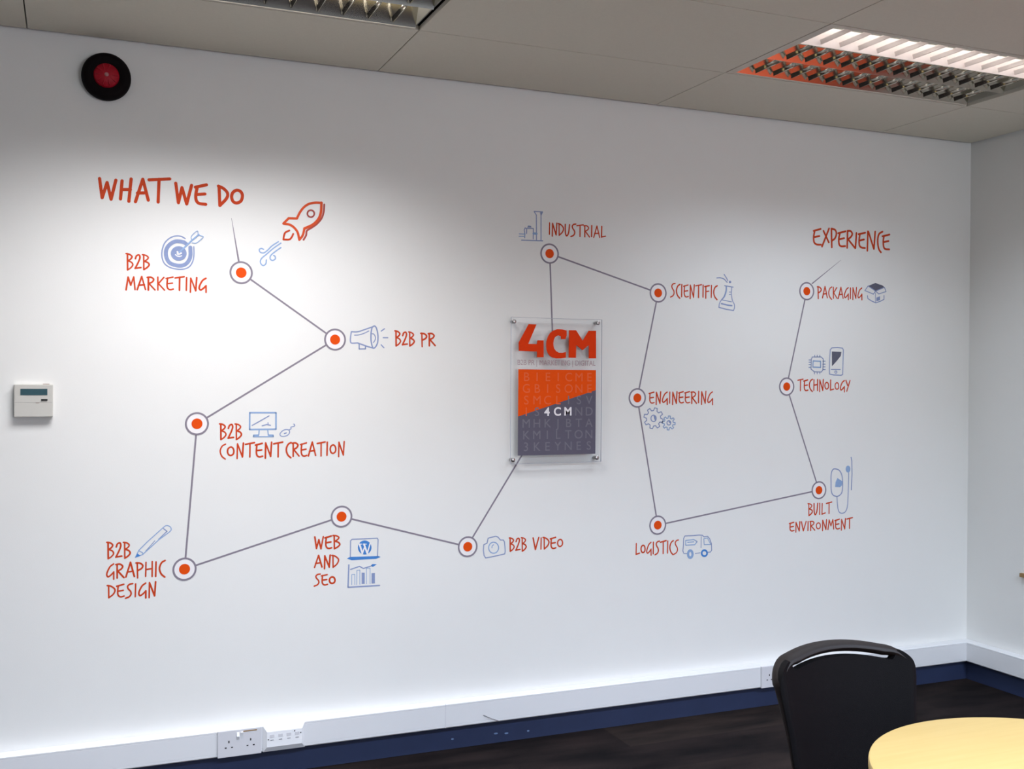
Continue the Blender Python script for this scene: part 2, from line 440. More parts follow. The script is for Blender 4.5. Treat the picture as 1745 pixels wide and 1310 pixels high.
# ------------------------------------------------------------------ measured wall data, metres on the wall (x along, z up)
DECALS = [
 ('heading_lettering', 'large red brush lettering reading WHAT WE DO, heading of the left half', 'lettering', 'headings painted on the wall', [
  ('word','vinyl_red',[('s',0.01065,0,0,[(-3.946,2.1186),(-3.9376,2.0534)]),('s',0.01066,0,0,[(-3.9376,2.0534),(-3.9218,2.1069)]),('s',0.01068,0,0,[(-3.9218,2.1069),(-3.9089,2.0503)]),('s',0.0107,0,0,[(-3.9089,2.0503),(-3.8937,2.1172)]),('s',0.01072,0,0,[(-3.8736,2.1165),(-3.8785,2.0534)]),('s',0.01075,0,0,[(-3.8442,2.1252),(-3.8513,2.0472)]),('s',0.01075,0,0,[(-3.8741,2.0862),(-3.8465,2.0883)]),('s',0.01079,0,0,[(-3.8298,2.0471),(-3.806,2.1273)]),('s',0.01082,0,0,[(-3.806,2.1273),(-3.7877,2.0556)]),('s',0.01081,0,0,[(-3.8234,2.0776),(-3.7965,2.0806)]),('s',0.0109,0,0,[(-3.7855,2.1266),(-3.7167,2.1352)]),('s',0.01086,0,0,[(-3.7522,2.1315),(-3.755,2.0514)])],1),
  ('word','vinyl_red',[('s',0.01093,0,0,[(-3.6964,2.1216),(-3.6872,2.0538)]),('s',0.01094,0,0,[(-3.6872,2.0538),(-3.6754,2.1077)]),('s',0.01096,0,0,[(-3.6754,2.1077),(-3.6592,2.0514)]),('s',0.01098,0,0,[(-3.6592,2.0514),(-3.6429,2.1184)]),('s',0.01104,0,0,[(-3.63,2.1127),(-3.592,2.124)]),('s',0.01103,0,0,[(-3.6267,2.087),(-3.5971,2.0912)]),('s',0.011,1,0,[(-3.6236,2.1132),(-3.6283,2.0862),(-3.6266,2.0664),(-3.6169,2.0564),(-3.5943,2.0546)])],1),
  ('word','vinyl_red',[('s',0.01109,0,0,[(-3.5485,2.1222),(-3.5455,2.0536)]),('s',0.01112,1,0,[(-3.5508,2.1227),(-3.5327,2.115),(-3.5189,2.0992),(-3.5227,2.0804),(-3.5455,2.0536)]),('s',0.01116,1,1,[(-3.4866,2.1127),(-3.4998,2.104),(-3.5047,2.0885),(-3.4997,2.0719),(-3.4864,2.0668),(-3.4716,2.0756),(-3.4667,2.0946),(-3.4727,2.1084)])],1),
 ]),
 ('heading_lettering', 'dark red brush lettering reading EXPERIENCE, heading of the right half', 'lettering', 'headings painted on the wall', [
  ('word','vinyl_red',[('s',0.00877,0,0,[(-0.9366,2.1184),(-0.8974,2.1297)]),('s',0.00875,1,0,[(-0.9308,2.1188),(-0.9363,2.0902),(-0.9331,2.0668),(-0.9185,2.0582),(-0.8952,2.0583)]),('s',0.00877,0,0,[(-0.9334,2.0908),(-0.9043,2.0967)]),('s',0.00881,0,0,[(-0.8818,2.1217),(-0.8514,2.0713)]),('s',0.00878,0,0,[(-0.8506,2.1342),(-0.8893,2.0503)]),('s',0.00882,0,0,[(-0.8373,2.1338),(-0.8341,2.0497)]),('s',0.00884,1,0,[(-0.8373,2.1343),(-0.8166,2.1303),(-0.809,2.1141),(-0.8162,2.0923),(-0.8338,2.0794)]),('s',0.00887,0,0,[(-0.7987,2.1159),(-0.7572,2.1272)]),('s',0.00885,1,0,[(-0.7883,2.1177),(-0.7949,2.0911),(-0.7922,2.0651),(-0.7802,2.0574),(-0.7579,2.0593)]),('s',0.00887,0,0,[(-0.7925,2.0889),(-0.7643,2.0953)]),('s',0.00888,0,0,[(-0.7452,2.1298),(-0.7468,2.052)]),('s',0.0089,1,0,[(-0.7458,2.1298),(-0.7273,2.1297),(-0.7181,2.117),(-0.727,2.1022),(-0.7433,2.0917)]),('s',0.00891,0,0,[(-0.7418,2.0917),(-0.7009,2.0533)]),('s',0.00892,0,0,[(-0.6941,2.1232),(-0.6988,2.0538)]),('s',0.00895,0,0,[(-0.682,2.118),(-0.6427,2.1275)]),('s',0.00893,1,0,[(-0.6735,2.1196),(-0.6778,2.0906),(-0.6754,2.0666),(-0.6632,2.0577),(-0.6434,2.0568)]),('s',0.00895,0,0,[(-0.6756,2.0895),(-0.6499,2.0957)]),('s',0.00896,0,0,[(-0.6276,2.1344),(-0.6296,2.045)]),('s',0.00899,0,0,[(-0.6245,2.1334),(-0.5915,2.0554)]),('s',0.00899,0,0,[(-0.5848,2.1357),(-0.5915,2.0554)]),('s',0.00901,1,0,[(-0.5417,2.1383),(-0.5616,2.1262),(-0.569,2.1015),(-0.5672,2.0725),(-0.5608,2.0534),(-0.5499,2.0419)]),('s',0.00905,0,0,[(-0.5415,2.1164),(-0.4998,2.1273)]),('s',0.00903,1,0,[(-0.5322,2.1194),(-0.5366,2.0936),(-0.5332,2.067),(-0.5223,2.0579),(-0.5005,2.0578)]),('s',0.00905,0,0,[(-0.5334,2.0901),(-0.5056,2.0965)])],1),
 ]),
 ('caption_lettering', 'red lettering reading B2B MARKETING, below the bullseye target icon', 'lettering', 'hand lettered captions on the white wall', [
  ('word','vinyl_red',[('s',0.00596,0,0,[(-3.8553,1.8662),(-3.8546,1.81)]),('s',0.00565,1,0,[(-3.8593,1.8662),(-3.8485,1.864),(-3.8405,1.8568),(-3.8445,1.8483),(-3.8533,1.8416)]),('s',0.00516,1,0,[(-3.8533,1.8416),(-3.8419,1.8368),(-3.8375,1.8282),(-3.8443,1.8178),(-3.8546,1.81)]),('s',0.00575,1,0,[(-3.8292,1.85),(-3.8253,1.8603),(-3.8174,1.8634),(-3.8143,1.8554),(-3.8178,1.8428),(-3.8246,1.8272),(-3.83,1.8161)]),('s',0.00588,0,0,[(-3.83,1.8166),(-3.8112,1.8201)]),('s',0.00515,0,0,[(-3.802,1.8652),(-3.8013,1.8138)]),('s',0.00507,1,0,[(-3.806,1.8652),(-3.795,1.8633),(-3.787,1.8566),(-3.791,1.8489),(-3.7999,1.8427)]),('s',0.00582,1,0,[(-3.7999,1.8427),(-3.7884,1.8384),(-3.7839,1.8306),(-3.7909,1.821),(-3.8013,1.8138)])],1),
  ('word','vinyl_red',[('s',0.00596,0,0,[(-3.8591,1.7412),(-3.8528,1.785)]),('s',0.00607,0,0,[(-3.8528,1.785),(-3.844,1.7577)]),('s',0.00516,0,0,[(-3.844,1.7577),(-3.8344,1.7864)]),('s',0.0054,0,0,[(-3.8344,1.7864),(-3.8299,1.7428)]),('s',0.00581,0,0,[(-3.8228,1.7428),(-3.8082,1.7891)]),('s',0.00512,0,0,[(-3.8082,1.7891),(-3.7955,1.7443)]),('s',0.00597,0,0,[(-3.819,1.7582),(-3.7994,1.7608)]),('s',0.00618,0,0,[(-3.7863,1.7877),(-3.7861,1.7433)]),('s',0.00562,1,0,[(-3.7902,1.7867),(-3.7775,1.7879),(-3.7687,1.7811),(-3.7731,1.7722),(-3.7846,1.7657)]),('s',0.00508,0,0,[(-3.784,1.7657),(-3.7641,1.7442)]),('s',0.00509,0,0,[(-3.7549,1.7894),(-3.7547,1.7444)]),('s',0.00545,0,0,[(-3.735,1.7891),(-3.7543,1.7652)]),('s',0.00517,0,0,[(-3.7526,1.7665),(-3.7326,1.7449)]),('s',0.00575,1,0,[(-3.7222,1.7876),(-3.7238,1.7734),(-3.7238,1.7579),(-3.7198,1.7496),(-3.7126,1.7471),(-3.7031,1.7495)]),('s',0.00514,0,0,[(-3.7272,1.7857),(-3.7044,1.7916)]),('s',0.00524,0,0,[(-3.7238,1.7676),(-3.706,1.7703)]),('s',0.00579,0,0,[(-3.6971,1.7889),(-3.6668,1.7946)]),('s',0.00622,0,0,[(-3.682,1.792),(-3.6824,1.7466)]),('s',0.00553,0,0,[(-3.6584,1.7916),(-3.6593,1.7471)]),('s',0.0055,0,0,[(-3.6452,1.7408),(-3.6443,1.7907)]),('s',0.00526,0,0,[(-3.6443,1.7907),(-3.6271,1.7465)]),('s',0.00608,0,0,[(-3.6271,1.7465),(-3.6239,1.7931)]),('s',0.00627,1,0,[(-3.5925,1.7922),(-3.6039,1.7839),(-3.613,1.7671),(-3.6152,1.7558),(-3.6106,1.7501),(-3.6021,1.7552),(-3.5919,1.7653)]),('s',0.00543,0,0,[(-3.5919,1.7662),(-3.5917,1.742)])],1),
 ]),
 ('caption_lettering', 'red lettering reading B2B PR, right of the megaphone icon', 'lettering', 'hand lettered captions on the white wall', [
  ('word','vinyl_red',[('s',0.00658,0,0,[(-2.8911,1.6214),(-2.8902,1.5641)]),('s',0.00623,1,0,[(-2.8951,1.6216),(-2.884,1.619),(-2.876,1.6112),(-2.8799,1.6027),(-2.8889,1.5963)]),('s',0.00569,1,0,[(-2.8889,1.5963),(-2.8774,1.5909),(-2.8728,1.5818),(-2.8797,1.5715),(-2.8902,1.5641)]),('s',0.00634,1,0,[(-2.8644,1.6038),(-2.8604,1.6142),(-2.8524,1.6171),(-2.8493,1.6087),(-2.8527,1.5958),(-2.8597,1.5801),(-2.8652,1.5689)]),('s',0.00648,0,0,[(-2.8652,1.5695),(-2.846,1.5721)]),('s',0.00568,0,0,[(-2.8367,1.6184),(-2.8359,1.565)]),('s',0.00559,1,0,[(-2.8408,1.6185),(-2.8296,1.6161),(-2.8215,1.6089),(-2.8255,1.6009),(-2.8346,1.595)]),('s',0.00641,1,0,[(-2.8346,1.595),(-2.8229,1.5899),(-2.8183,1.5815),(-2.8253,1.5719),(-2.8359,1.565)])],1),
  ('word','vinyl_red',[('s',0.00573,0,0,[(-2.7878,1.6152),(-2.7863,1.5631)]),('s',0.00669,1,0,[(-2.7919,1.6142),(-2.7783,1.6128),(-2.7688,1.6049),(-2.7723,1.5954),(-2.7864,1.5877)]),('s',0.00683,0,0,[(-2.7576,1.6143),(-2.7573,1.567)]),('s',0.00666,1,0,[(-2.7617,1.6134),(-2.7481,1.6144),(-2.7385,1.6069),(-2.7432,1.5976),(-2.7557,1.5909)]),('s',0.00638,0,0,[(-2.7551,1.5909),(-2.7335,1.5679)])],1),
 ]),
 ('caption_lettering', 'red lettering reading B2B CONTENT CREATION, under the desktop monitor icon', 'lettering', 'hand lettered captions on the white wall', [
  ('word','vinyl_red',[('s',0.00618,0,0,[(-3.5386,1.2739),(-3.5379,1.2177)]),('s',0.00585,1,0,[(-3.5426,1.2739),(-3.5317,1.2718),(-3.5236,1.2644),(-3.5276,1.2558),(-3.5365,1.2493)]),('s',0.00534,1,0,[(-3.5365,1.2493),(-3.525,1.244),(-3.5205,1.235),(-3.5274,1.2248),(-3.5379,1.2177)]),('s',0.00596,1,0,[(-3.5121,1.2572),(-3.5081,1.2679),(-3.5001,1.2711),(-3.4971,1.2626),(-3.5005,1.2493),(-3.5075,1.2332),(-3.5129,1.222)]),('s',0.00609,0,0,[(-3.5129,1.2225),(-3.4939,1.2249)]),('s',0.00533,0,0,[(-3.4845,1.273),(-3.4838,1.2173)]),('s',0.00525,1,0,[(-3.4886,1.273),(-3.4775,1.2709),(-3.4694,1.2635),(-3.4734,1.255),(-3.4824,1.2486)]),('s',0.00603,1,0,[(-3.4824,1.2486),(-3.4708,1.2434),(-3.4662,1.2344),(-3.4732,1.2243),(-3.4838,1.2173)])],1),
  ('word','vinyl_red',[('s',0.00518,1,0,[(-3.5216,1.201),(-3.5325,1.1949),(-3.5394,1.1819),(-3.5393,1.1694),(-3.5335,1.1568),(-3.5225,1.1474)]),('s',0.00603,1,1,[(-3.5037,1.1902),(-3.5123,1.1846),(-3.5146,1.1733),(-3.5105,1.163),(-3.5024,1.1601),(-3.4943,1.1657),(-3.4926,1.177),(-3.4961,1.1864)]),('s',0.00538,0,0,[(-3.4809,1.1485),(-3.48,1.2016)]),('s',0.00547,0,0,[(-3.48,1.2016),(-3.4623,1.154)]),('s',0.00635,0,0,[(-3.4623,1.154),(-3.459,1.2037)]),('s',0.00609,0,0,[(-3.4514,1.1992),(-3.4198,1.2047)]),('s',0.00553,0,0,[(-3.4356,1.2021),(-3.436,1.1529)]),('s',0.00637,1,0,[(-3.4109,1.1975),(-3.4126,1.1819),(-3.4125,1.1649),(-3.4084,1.1555),(-3.4007,1.1525),(-3.3906,1.1548)]),('s',0.00642,0,0,[(-3.4162,1.1955),(-3.3921,1.2015)]),('s',0.00593,0,0,[(-3.4126,1.1756),(-3.3937,1.1779)]),('s',0.00632,0,0,[(-3.3805,1.1476),(-3.3796,1.2028)]),('s',0.00553,0,0,[(-3.3796,1.2028),(-3.3616,1.1533)]),('s',0.0063,0,0,[(-3.3616,1.1533),(-3.3583,1.205)]),('s',0.00649,0,0,[(-3.3505,1.199),(-3.3182,1.2048)]),('s',0.00587,0,0,[(-3.3344,1.2021),(-3.3347,1.1509)])],1),
  ('word','vinyl_red',[('s',0.00637,1,0,[(-3.2878,1.2026),(-3.2979,1.1963),(-3.3042,1.1827),(-3.3041,1.1697),(-3.2987,1.1566),(-3.2886,1.147)]),('s',0.0061,0,0,[(-3.2798,1.2009),(-3.2795,1.152)]),('s',0.00648,1,0,[(-3.2835,1.1999),(-3.2712,1.2009),(-3.2626,1.1932),(-3.2669,1.1835),(-3.2781,1.1767)]),('s',0.00568,0,0,[(-3.2775,1.1767),(-3.2581,1.1525)]),('s',0.006,1,0,[(-3.2482,1.1964),(-3.2497,1.1809),(-3.2496,1.1639),(-3.2458,1.1548),(-3.2388,1.1519),(-3.2297,1.1543)]),('s',0.00565,0,0,[(-3.253,1.1944),(-3.231,1.2003)]),('s',0.00588,0,0,[(-3.2497,1.1746),(-3.2325,1.1771)]),('s',0.00607,0,0,[(-3.2237,1.152),(-3.2094,1.2029)]),('s',0.00577,0,0,[(-3.2094,1.2029),(-3.1967,1.1531)]),('s',0.00584,0,0,[(-3.22,1.169),(-3.2006,1.1715)]),('s',0.00611,0,0,[(-3.1909,1.1973),(-3.1616,1.2027)]),('s',0.00553,0,0,[(-3.1763,1.2003),(-3.1765,1.1509)]),('s',0.00615,0,0,[(-3.1534,1.2015),(-3.1542,1.1531)]),('s',0.00609,1,1,[(-3.1319,1.1909),(-3.1401,1.1851),(-3.1422,1.1735),(-3.1383,1.1628),(-3.1306,1.1599),(-3.123,1.1658),(-3.1214,1.1774),(-3.1247,1.187)]),('s',0.00545,0,0,[(-3.1102,1.1466),(-3.1094,1.2008)]),('s',0.00591,0,0,[(-3.1094,1.2008),(-3.0925,1.1525)]),('s',0.00559,0,0,[(-3.0925,1.1525),(-3.0895,1.2028)])],1),
 ]),
 ('caption_lettering', 'red lettering reading B2B GRAPHIC DESIGN, in three lines beside the pencil icon', 'lettering', 'hand lettered captions on the white wall', [
  ('word','vinyl_red',[('s',0.00595,0,0,[(-3.914,0.87),(-3.9133,0.8134)]),('s',0.00564,1,0,[(-3.9179,0.8702),(-3.9071,0.8677),(-3.8991,0.8599),(-3.9031,0.8514),(-3.9119,0.8452)]),('s',0.00515,1,0,[(-3.9119,0.8452),(-3.9005,0.8396),(-3.8961,0.8304),(-3.9029,0.8203),(-3.9133,0.8134)]),('s',0.00574,1,0,[(-3.8877,0.8524),(-3.8838,0.8629),(-3.8759,0.8659),(-3.8729,0.8573),(-3.8763,0.8442),(-3.8832,0.8284),(-3.8886,0.8173)]),('s',0.00587,0,0,[(-3.8886,0.8178),(-3.8698,0.8198)]),('s',0.00514,0,0,[(-3.8605,0.8672),(-3.8598,0.8121)]),('s',0.00506,1,0,[(-3.8645,0.8673),(-3.8535,0.8649),(-3.8455,0.8573),(-3.8495,0.8491),(-3.8584,0.843)]),('s',0.00581,1,0,[(-3.8584,0.843),(-3.8469,0.8376),(-3.8424,0.8286),(-3.8493,0.8188),(-3.8598,0.8121)])],1),
  ('word','vinyl_red',[('s',0.00546,1,0,[(-3.896,0.7943),(-3.907,0.786),(-3.9157,0.7688),(-3.9178,0.7572),(-3.9134,0.7511),(-3.9052,0.756),(-3.8954,0.7661)]),('s',0.00538,0,0,[(-3.8954,0.767),(-3.8953,0.7416)]),('s',0.00569,0,0,[(-3.8844,0.7926),(-3.8842,0.7449)]),('s',0.00594,1,0,[(-3.8883,0.7917),(-3.8756,0.7925),(-3.8667,0.7848),(-3.8711,0.7754),(-3.8827,0.769)]),('s',0.00597,0,0,[(-3.8821,0.7689),(-3.8621,0.7447)]),('s',0.00587,0,0,[(-3.856,0.7465),(-3.8412,0.7967)]),('s',0.00613,0,0,[(-3.8412,0.7967),(-3.8282,0.7467)]),('s',0.0052,0,0,[(-3.8522,0.7632),(-3.8322,0.7652)]),('s',0.00523,0,0,[(-3.8189,0.7943),(-3.8175,0.7408)]),('s',0.00597,1,0,[(-3.8228,0.7934),(-3.8099,0.7918),(-3.8009,0.7834),(-3.8042,0.7736),(-3.8176,0.7661)]),('s',0.00505,0,0,[(-3.7902,0.7936),(-3.7912,0.7444)]),('s',0.00537,0,0,[(-3.7694,0.7944),(-3.7697,0.7427)]),('s',0.00544,0,0,[(-3.7907,0.768),(-3.7693,0.7705)]),('s',0.00598,0,0,[(-3.7569,0.7924),(-3.7578,0.7424)]),('s',0.00618,1,0,[(-3.7268,0.796),(-3.7376,0.7896),(-3.7443,0.7756),(-3.7443,0.762),(-3.7385,0.7483),(-3.7277,0.7379)])],1),
  ('word','vinyl_red',[('s',0.00526,0,0,[(-3.9118,0.7211),(-3.911,0.6788)]),('s',0.00559,1,0,[(-3.9161,0.7211),(-3.9041,0.7179),(-3.8925,0.7079),(-3.892,0.6982),(-3.8985,0.6879),(-3.911,0.6788)]),('s',0.00554,1,0,[(-3.8805,0.7182),(-3.8821,0.7046),(-3.882,0.6899),(-3.8781,0.6817),(-3.871,0.6789),(-3.8616,0.6808)]),('s',0.00583,0,0,[(-3.8854,0.7165),(-3.8629,0.7217)]),('s',0.00553,0,0,[(-3.8821,0.6992),(-3.8644,0.701)]),('s',0.00561,1,0,[(-3.8335,0.7223),(-3.8435,0.7205),(-3.8501,0.7135),(-3.8479,0.7048),(-3.8406,0.6959),(-3.8389,0.6862),(-3.8444,0.6776),(-3.8566,0.6728)]),('s',0.00516,0,0,[(-3.824,0.7205),(-3.825,0.6759)]),('s',0.00579,1,0,[(-3.7911,0.7208),(-3.8023,0.7125),(-3.8111,0.6959),(-3.8133,0.6846),(-3.8088,0.6786),(-3.8005,0.6834),(-3.7904,0.6932)]),('s',0.00613,0,0,[(-3.7904,0.6941),(-3.7903,0.6693)]),('s',0.00562,0,0,[(-3.7791,0.6694),(-3.7782,0.7214)]),('s',0.006,0,0,[(-3.7782,0.7214),(-3.7611,0.6743)]),('s',0.00594,0,0,[(-3.7611,0.6743),(-3.7579,0.7234)])],1),
 ]),
 ('caption_lettering', 'red lettering reading WEB AND SEO, in three lines left of the laptop and chart icons', 'lettering', 'hand lettered captions on the white wall', [
  ('word','vinyl_red',[('s',0.00645,0,0,[(-3.198,0.851),(-3.1915,0.8082)]),('s',0.00589,0,0,[(-3.1915,0.8082),(-3.183,0.8404)]),('s',0.00636,0,0,[(-3.183,0.8404),(-3.1748,0.8061)]),('s',0.0055,0,0,[(-3.1748,0.8061),(-3.1664,0.8506)]),('s',0.00619,1,0,[(-3.1548,0.8477),(-3.1565,0.8333),(-3.1564,0.8175),(-3.1523,0.8088),(-3.1448,0.8057),(-3.1349,0.8076)]),('s',0.00638,0,0,[(-3.16,0.8459),(-3.1363,0.8516)]),('s',0.00655,0,0,[(-3.1564,0.8274),(-3.1379,0.8294)]),('s',0.00588,0,0,[(-3.1253,0.853),(-3.1244,0.8036)]),('s',0.00567,1,0,[(-3.1299,0.8529),(-3.1171,0.8513),(-3.1078,0.8447),(-3.1124,0.837),(-3.1228,0.8314)]),('s',0.00618,1,0,[(-3.1228,0.8314),(-3.1094,0.8264),(-3.1041,0.8181),(-3.1122,0.8093),(-3.1244,0.8036)])],1),
  ('word','vinyl_red',[('s',0.0056,0,0,[(-3.1985,0.7383),(-3.1838,0.7818)]),('s',0.00652,0,0,[(-3.1838,0.7818),(-3.1708,0.7384)]),('s',0.00579,0,0,[(-3.1947,0.7527),(-3.1748,0.7545)]),('s',0.00648,0,0,[(-3.1613,0.7313),(-3.1604,0.7788)]),('s',0.00629,0,0,[(-3.1604,0.7788),(-3.1434,0.7359)]),('s',0.00628,0,0,[(-3.1434,0.7359),(-3.1403,0.7806)]),('s',0.00565,0,0,[(-3.1297,0.7791),(-3.1289,0.7344)]),('s',0.00554,1,0,[(-3.1342,0.7791),(-3.1218,0.7756),(-3.1099,0.7651),(-3.1093,0.755),(-3.116,0.7441),(-3.1289,0.7344)])],1),
  ('word','vinyl_red',[('s',0.00554,1,0,[(-3.1771,0.7122),(-3.1867,0.7112),(-3.1931,0.7054),(-3.1909,0.6975),(-3.1839,0.6893),(-3.1823,0.6807),(-3.1876,0.6731),(-3.1992,0.6689)]),('s',0.00586,1,0,[(-3.168,0.7064),(-3.1696,0.6942),(-3.1695,0.6807),(-3.1657,0.6732),(-3.1588,0.6706),(-3.1497,0.6721)]),('s',0.00541,0,0,[(-3.1728,0.7052),(-3.151,0.7083)]),('s',0.0063,0,0,[(-3.1696,0.6892),(-3.1525,0.6902)]),('s',0.00662,1,1,[(-3.1321,0.6985),(-3.1402,0.6944),(-3.1423,0.6855),(-3.1385,0.677),(-3.1309,0.6744),(-3.1234,0.6785),(-3.1219,0.6874),(-3.1251,0.6951)])],1),
 ]),
 ('caption_lettering', 'red lettering reading B2B VIDEO, right of the camera icon', 'lettering', 'hand lettered captions on the white wall', [
  ('word','vinyl_red',[('s',0.00607,0,0,[(-2.4139,0.8066),(-2.413,0.7528)]),('s',0.00575,1,0,[(-2.4177,0.8066),(-2.4071,0.8044),(-2.3994,0.7971),(-2.4032,0.789),(-2.4118,0.783)]),('s',0.00525,1,0,[(-2.4118,0.783),(-2.4007,0.7777),(-2.3963,0.7688),(-2.403,0.7592),(-2.413,0.7528)]),('s',0.00585,1,0,[(-2.3882,0.79),(-2.3844,0.8002),(-2.3767,0.8032),(-2.3737,0.7949),(-2.377,0.7821),(-2.3837,0.7667),(-2.3889,0.7561)]),('s',0.00598,0,0,[(-2.3889,0.7566),(-2.3706,0.7582)]),('s',0.00524,0,0,[(-2.3617,0.8048),(-2.3608,0.7505)]),('s',0.00516,1,0,[(-2.3656,0.8049),(-2.3549,0.8026),(-2.347,0.7952),(-2.3509,0.787),(-2.3596,0.781)]),('s',0.00592,1,0,[(-2.3596,0.781),(-2.3484,0.7756),(-2.3439,0.7666),(-2.3507,0.7569),(-2.3608,0.7505)])],1),
  ('word','vinyl_red',[('s',0.00628,0,0,[(-2.3137,0.8012),(-2.3032,0.7536)]),('s',0.006,0,0,[(-2.3032,0.7536),(-2.2888,0.8017)]),('s',0.00534,0,0,[(-2.278,0.7996),(-2.2788,0.754)]),('s',0.0054,0,0,[(-2.2649,0.8008),(-2.264,0.754)]),('s',0.00597,1,0,[(-2.2695,0.8009),(-2.2569,0.7971),(-2.2448,0.786),(-2.2441,0.7756),(-2.2509,0.7644),(-2.264,0.754)]),('s',0.00606,1,0,[(-2.2322,0.795),(-2.2339,0.7806),(-2.2337,0.7649),(-2.2297,0.7563),(-2.2222,0.7536),(-2.2124,0.7558)]),('s',0.00627,0,0,[(-2.2374,0.7933),(-2.2139,0.7983)]),('s',0.00607,0,0,[(-2.2338,0.7748),(-2.2154,0.7769)]),('s',0.00562,1,1,[(-2.1936,0.7889),(-2.2022,0.7837),(-2.2045,0.773),(-2.2004,0.7631),(-2.1923,0.7604),(-2.1842,0.7657),(-2.1825,0.7763),(-2.1861,0.7852)])],1),
 ]),
 ('caption_lettering', 'red lettering reading INDUSTRIAL, right of the factory icon', 'lettering', 'hand lettered captions on the white wall', [
  ('word','vinyl_red',[('s',0.00511,0,0,[(-2.25,2.0728),(-2.2507,2.0266)]),('s',0.00584,0,0,[(-2.2375,2.0199),(-2.2368,2.0716)]),('s',0.00588,0,0,[(-2.2368,2.0716),(-2.2207,2.0256)]),('s',0.00551,0,0,[(-2.2207,2.0256),(-2.2179,2.0735)]),('s',0.00508,0,0,[(-2.2078,2.0725),(-2.2069,2.0252)]),('s',0.00557,1,0,[(-2.212,2.0725),(-2.2004,2.0689),(-2.1892,2.058),(-2.1886,2.0474),(-2.1948,2.0359),(-2.2069,2.0252)]),('s',0.00584,1,0,[(-2.1797,2.0708),(-2.1795,2.0433),(-2.1762,2.0273),(-2.1708,2.026),(-2.1646,2.0389),(-2.1605,2.0709)]),('s',0.00578,1,0,[(-2.1322,2.0751),(-2.1419,2.0732),(-2.1482,2.0659),(-2.146,2.0568),(-2.139,2.0477),(-2.1373,2.0377),(-2.1426,2.0285),(-2.1543,2.0229)]),('s',0.00539,0,0,[(-2.1274,2.0688),(-2.0983,2.074)]),('s',0.00531,0,0,[(-2.1129,2.0716),(-2.113,2.0252)]),('s',0.00536,0,0,[(-2.0913,2.0711),(-2.0909,2.0253)]),('s',0.00489,1,0,[(-2.0951,2.0701),(-2.0827,2.0711),(-2.0739,2.0639),(-2.0782,2.0548),(-2.0895,2.0484)]),('s',0.00529,0,0,[(-2.089,2.0484),(-2.0693,2.026)]),('s',0.00595,0,0,[(-2.0594,2.0734),(-2.0601,2.0282)]),('s',0.00499,0,0,[(-2.0498,2.0255),(-2.0354,2.073)]),('s',0.00493,0,0,[(-2.0354,2.073),(-2.0225,2.0268)]),('s',0.00504,0,0,[(-2.0461,2.0414),(-2.0265,2.0438)]),('s',0.00584,0,0,[(-2.013,2.0728),(-2.0138,2.0287)]),('s',0.00539,0,0,[(-2.0138,2.0292),(-1.9957,2.0334)])],1),
 ]),
 ('caption_lettering', 'red lettering reading SCIENTIFIC, left of the flask icon', 'lettering', 'hand lettered captions on the white wall', [
  ('word','vinyl_red',[('s',0.00557,1,0,[(-1.6602,1.8515),(-1.6699,1.8494),(-1.6762,1.8411),(-1.674,1.8309),(-1.6669,1.8207),(-1.6652,1.8095),(-1.6705,1.7992),(-1.6822,1.7931)]),('s',0.00619,1,0,[(-1.636,1.8487),(-1.6462,1.842),(-1.6525,1.8276),(-1.6524,1.8137),(-1.6469,1.7999),(-1.6365,1.7897)]),('s',0.006,0,0,[(-1.6268,1.8481),(-1.6274,1.7967)]),('s',0.00549,1,0,[(-1.6133,1.8436),(-1.6147,1.8271),(-1.6146,1.8091),(-1.6107,1.7994),(-1.6036,1.7963),(-1.5944,1.7989)]),('s',0.00553,0,0,[(-1.6181,1.8415),(-1.5959,1.8478)]),('s',0.00587,0,0,[(-1.6147,1.8204),(-1.5973,1.8231)]),('s',0.00586,0,0,[(-1.5851,1.7898),(-1.5845,1.8475)]),('s',0.00513,0,0,[(-1.5845,1.8475),(-1.5677,1.796)]),('s',0.00538,0,0,[(-1.5677,1.796),(-1.5649,1.8497)]),('s',0.00526,0,0,[(-1.5578,1.8457),(-1.5283,1.8516)]),('s',0.00587,0,0,[(-1.543,1.8489),(-1.5431,1.7962)]),('s',0.00595,0,0,[(-1.52,1.8503),(-1.5206,1.7985)]),('s',0.00593,0,0,[(-1.5062,1.8457),(-1.5063,1.7943)]),('s',0.00616,0,0,[(-1.5117,1.8441),(-1.4886,1.8494)]),('s',0.00524,0,0,[(-1.5065,1.8223),(-1.4911,1.8255)]),('s',0.00533,0,0,[(-1.4781,1.8506),(-1.4787,1.7986)]),('s',0.00612,1,0,[(-1.4486,1.8501),(-1.4591,1.8433),(-1.4657,1.8287),(-1.4655,1.8146),(-1.4598,1.8006),(-1.4492,1.7902)])],1),
 ]),
 ('caption_lettering', 'red lettering reading ENGINEERING, above the cog wheels icon', 'lettering', 'hand lettered captions on the white wall', [
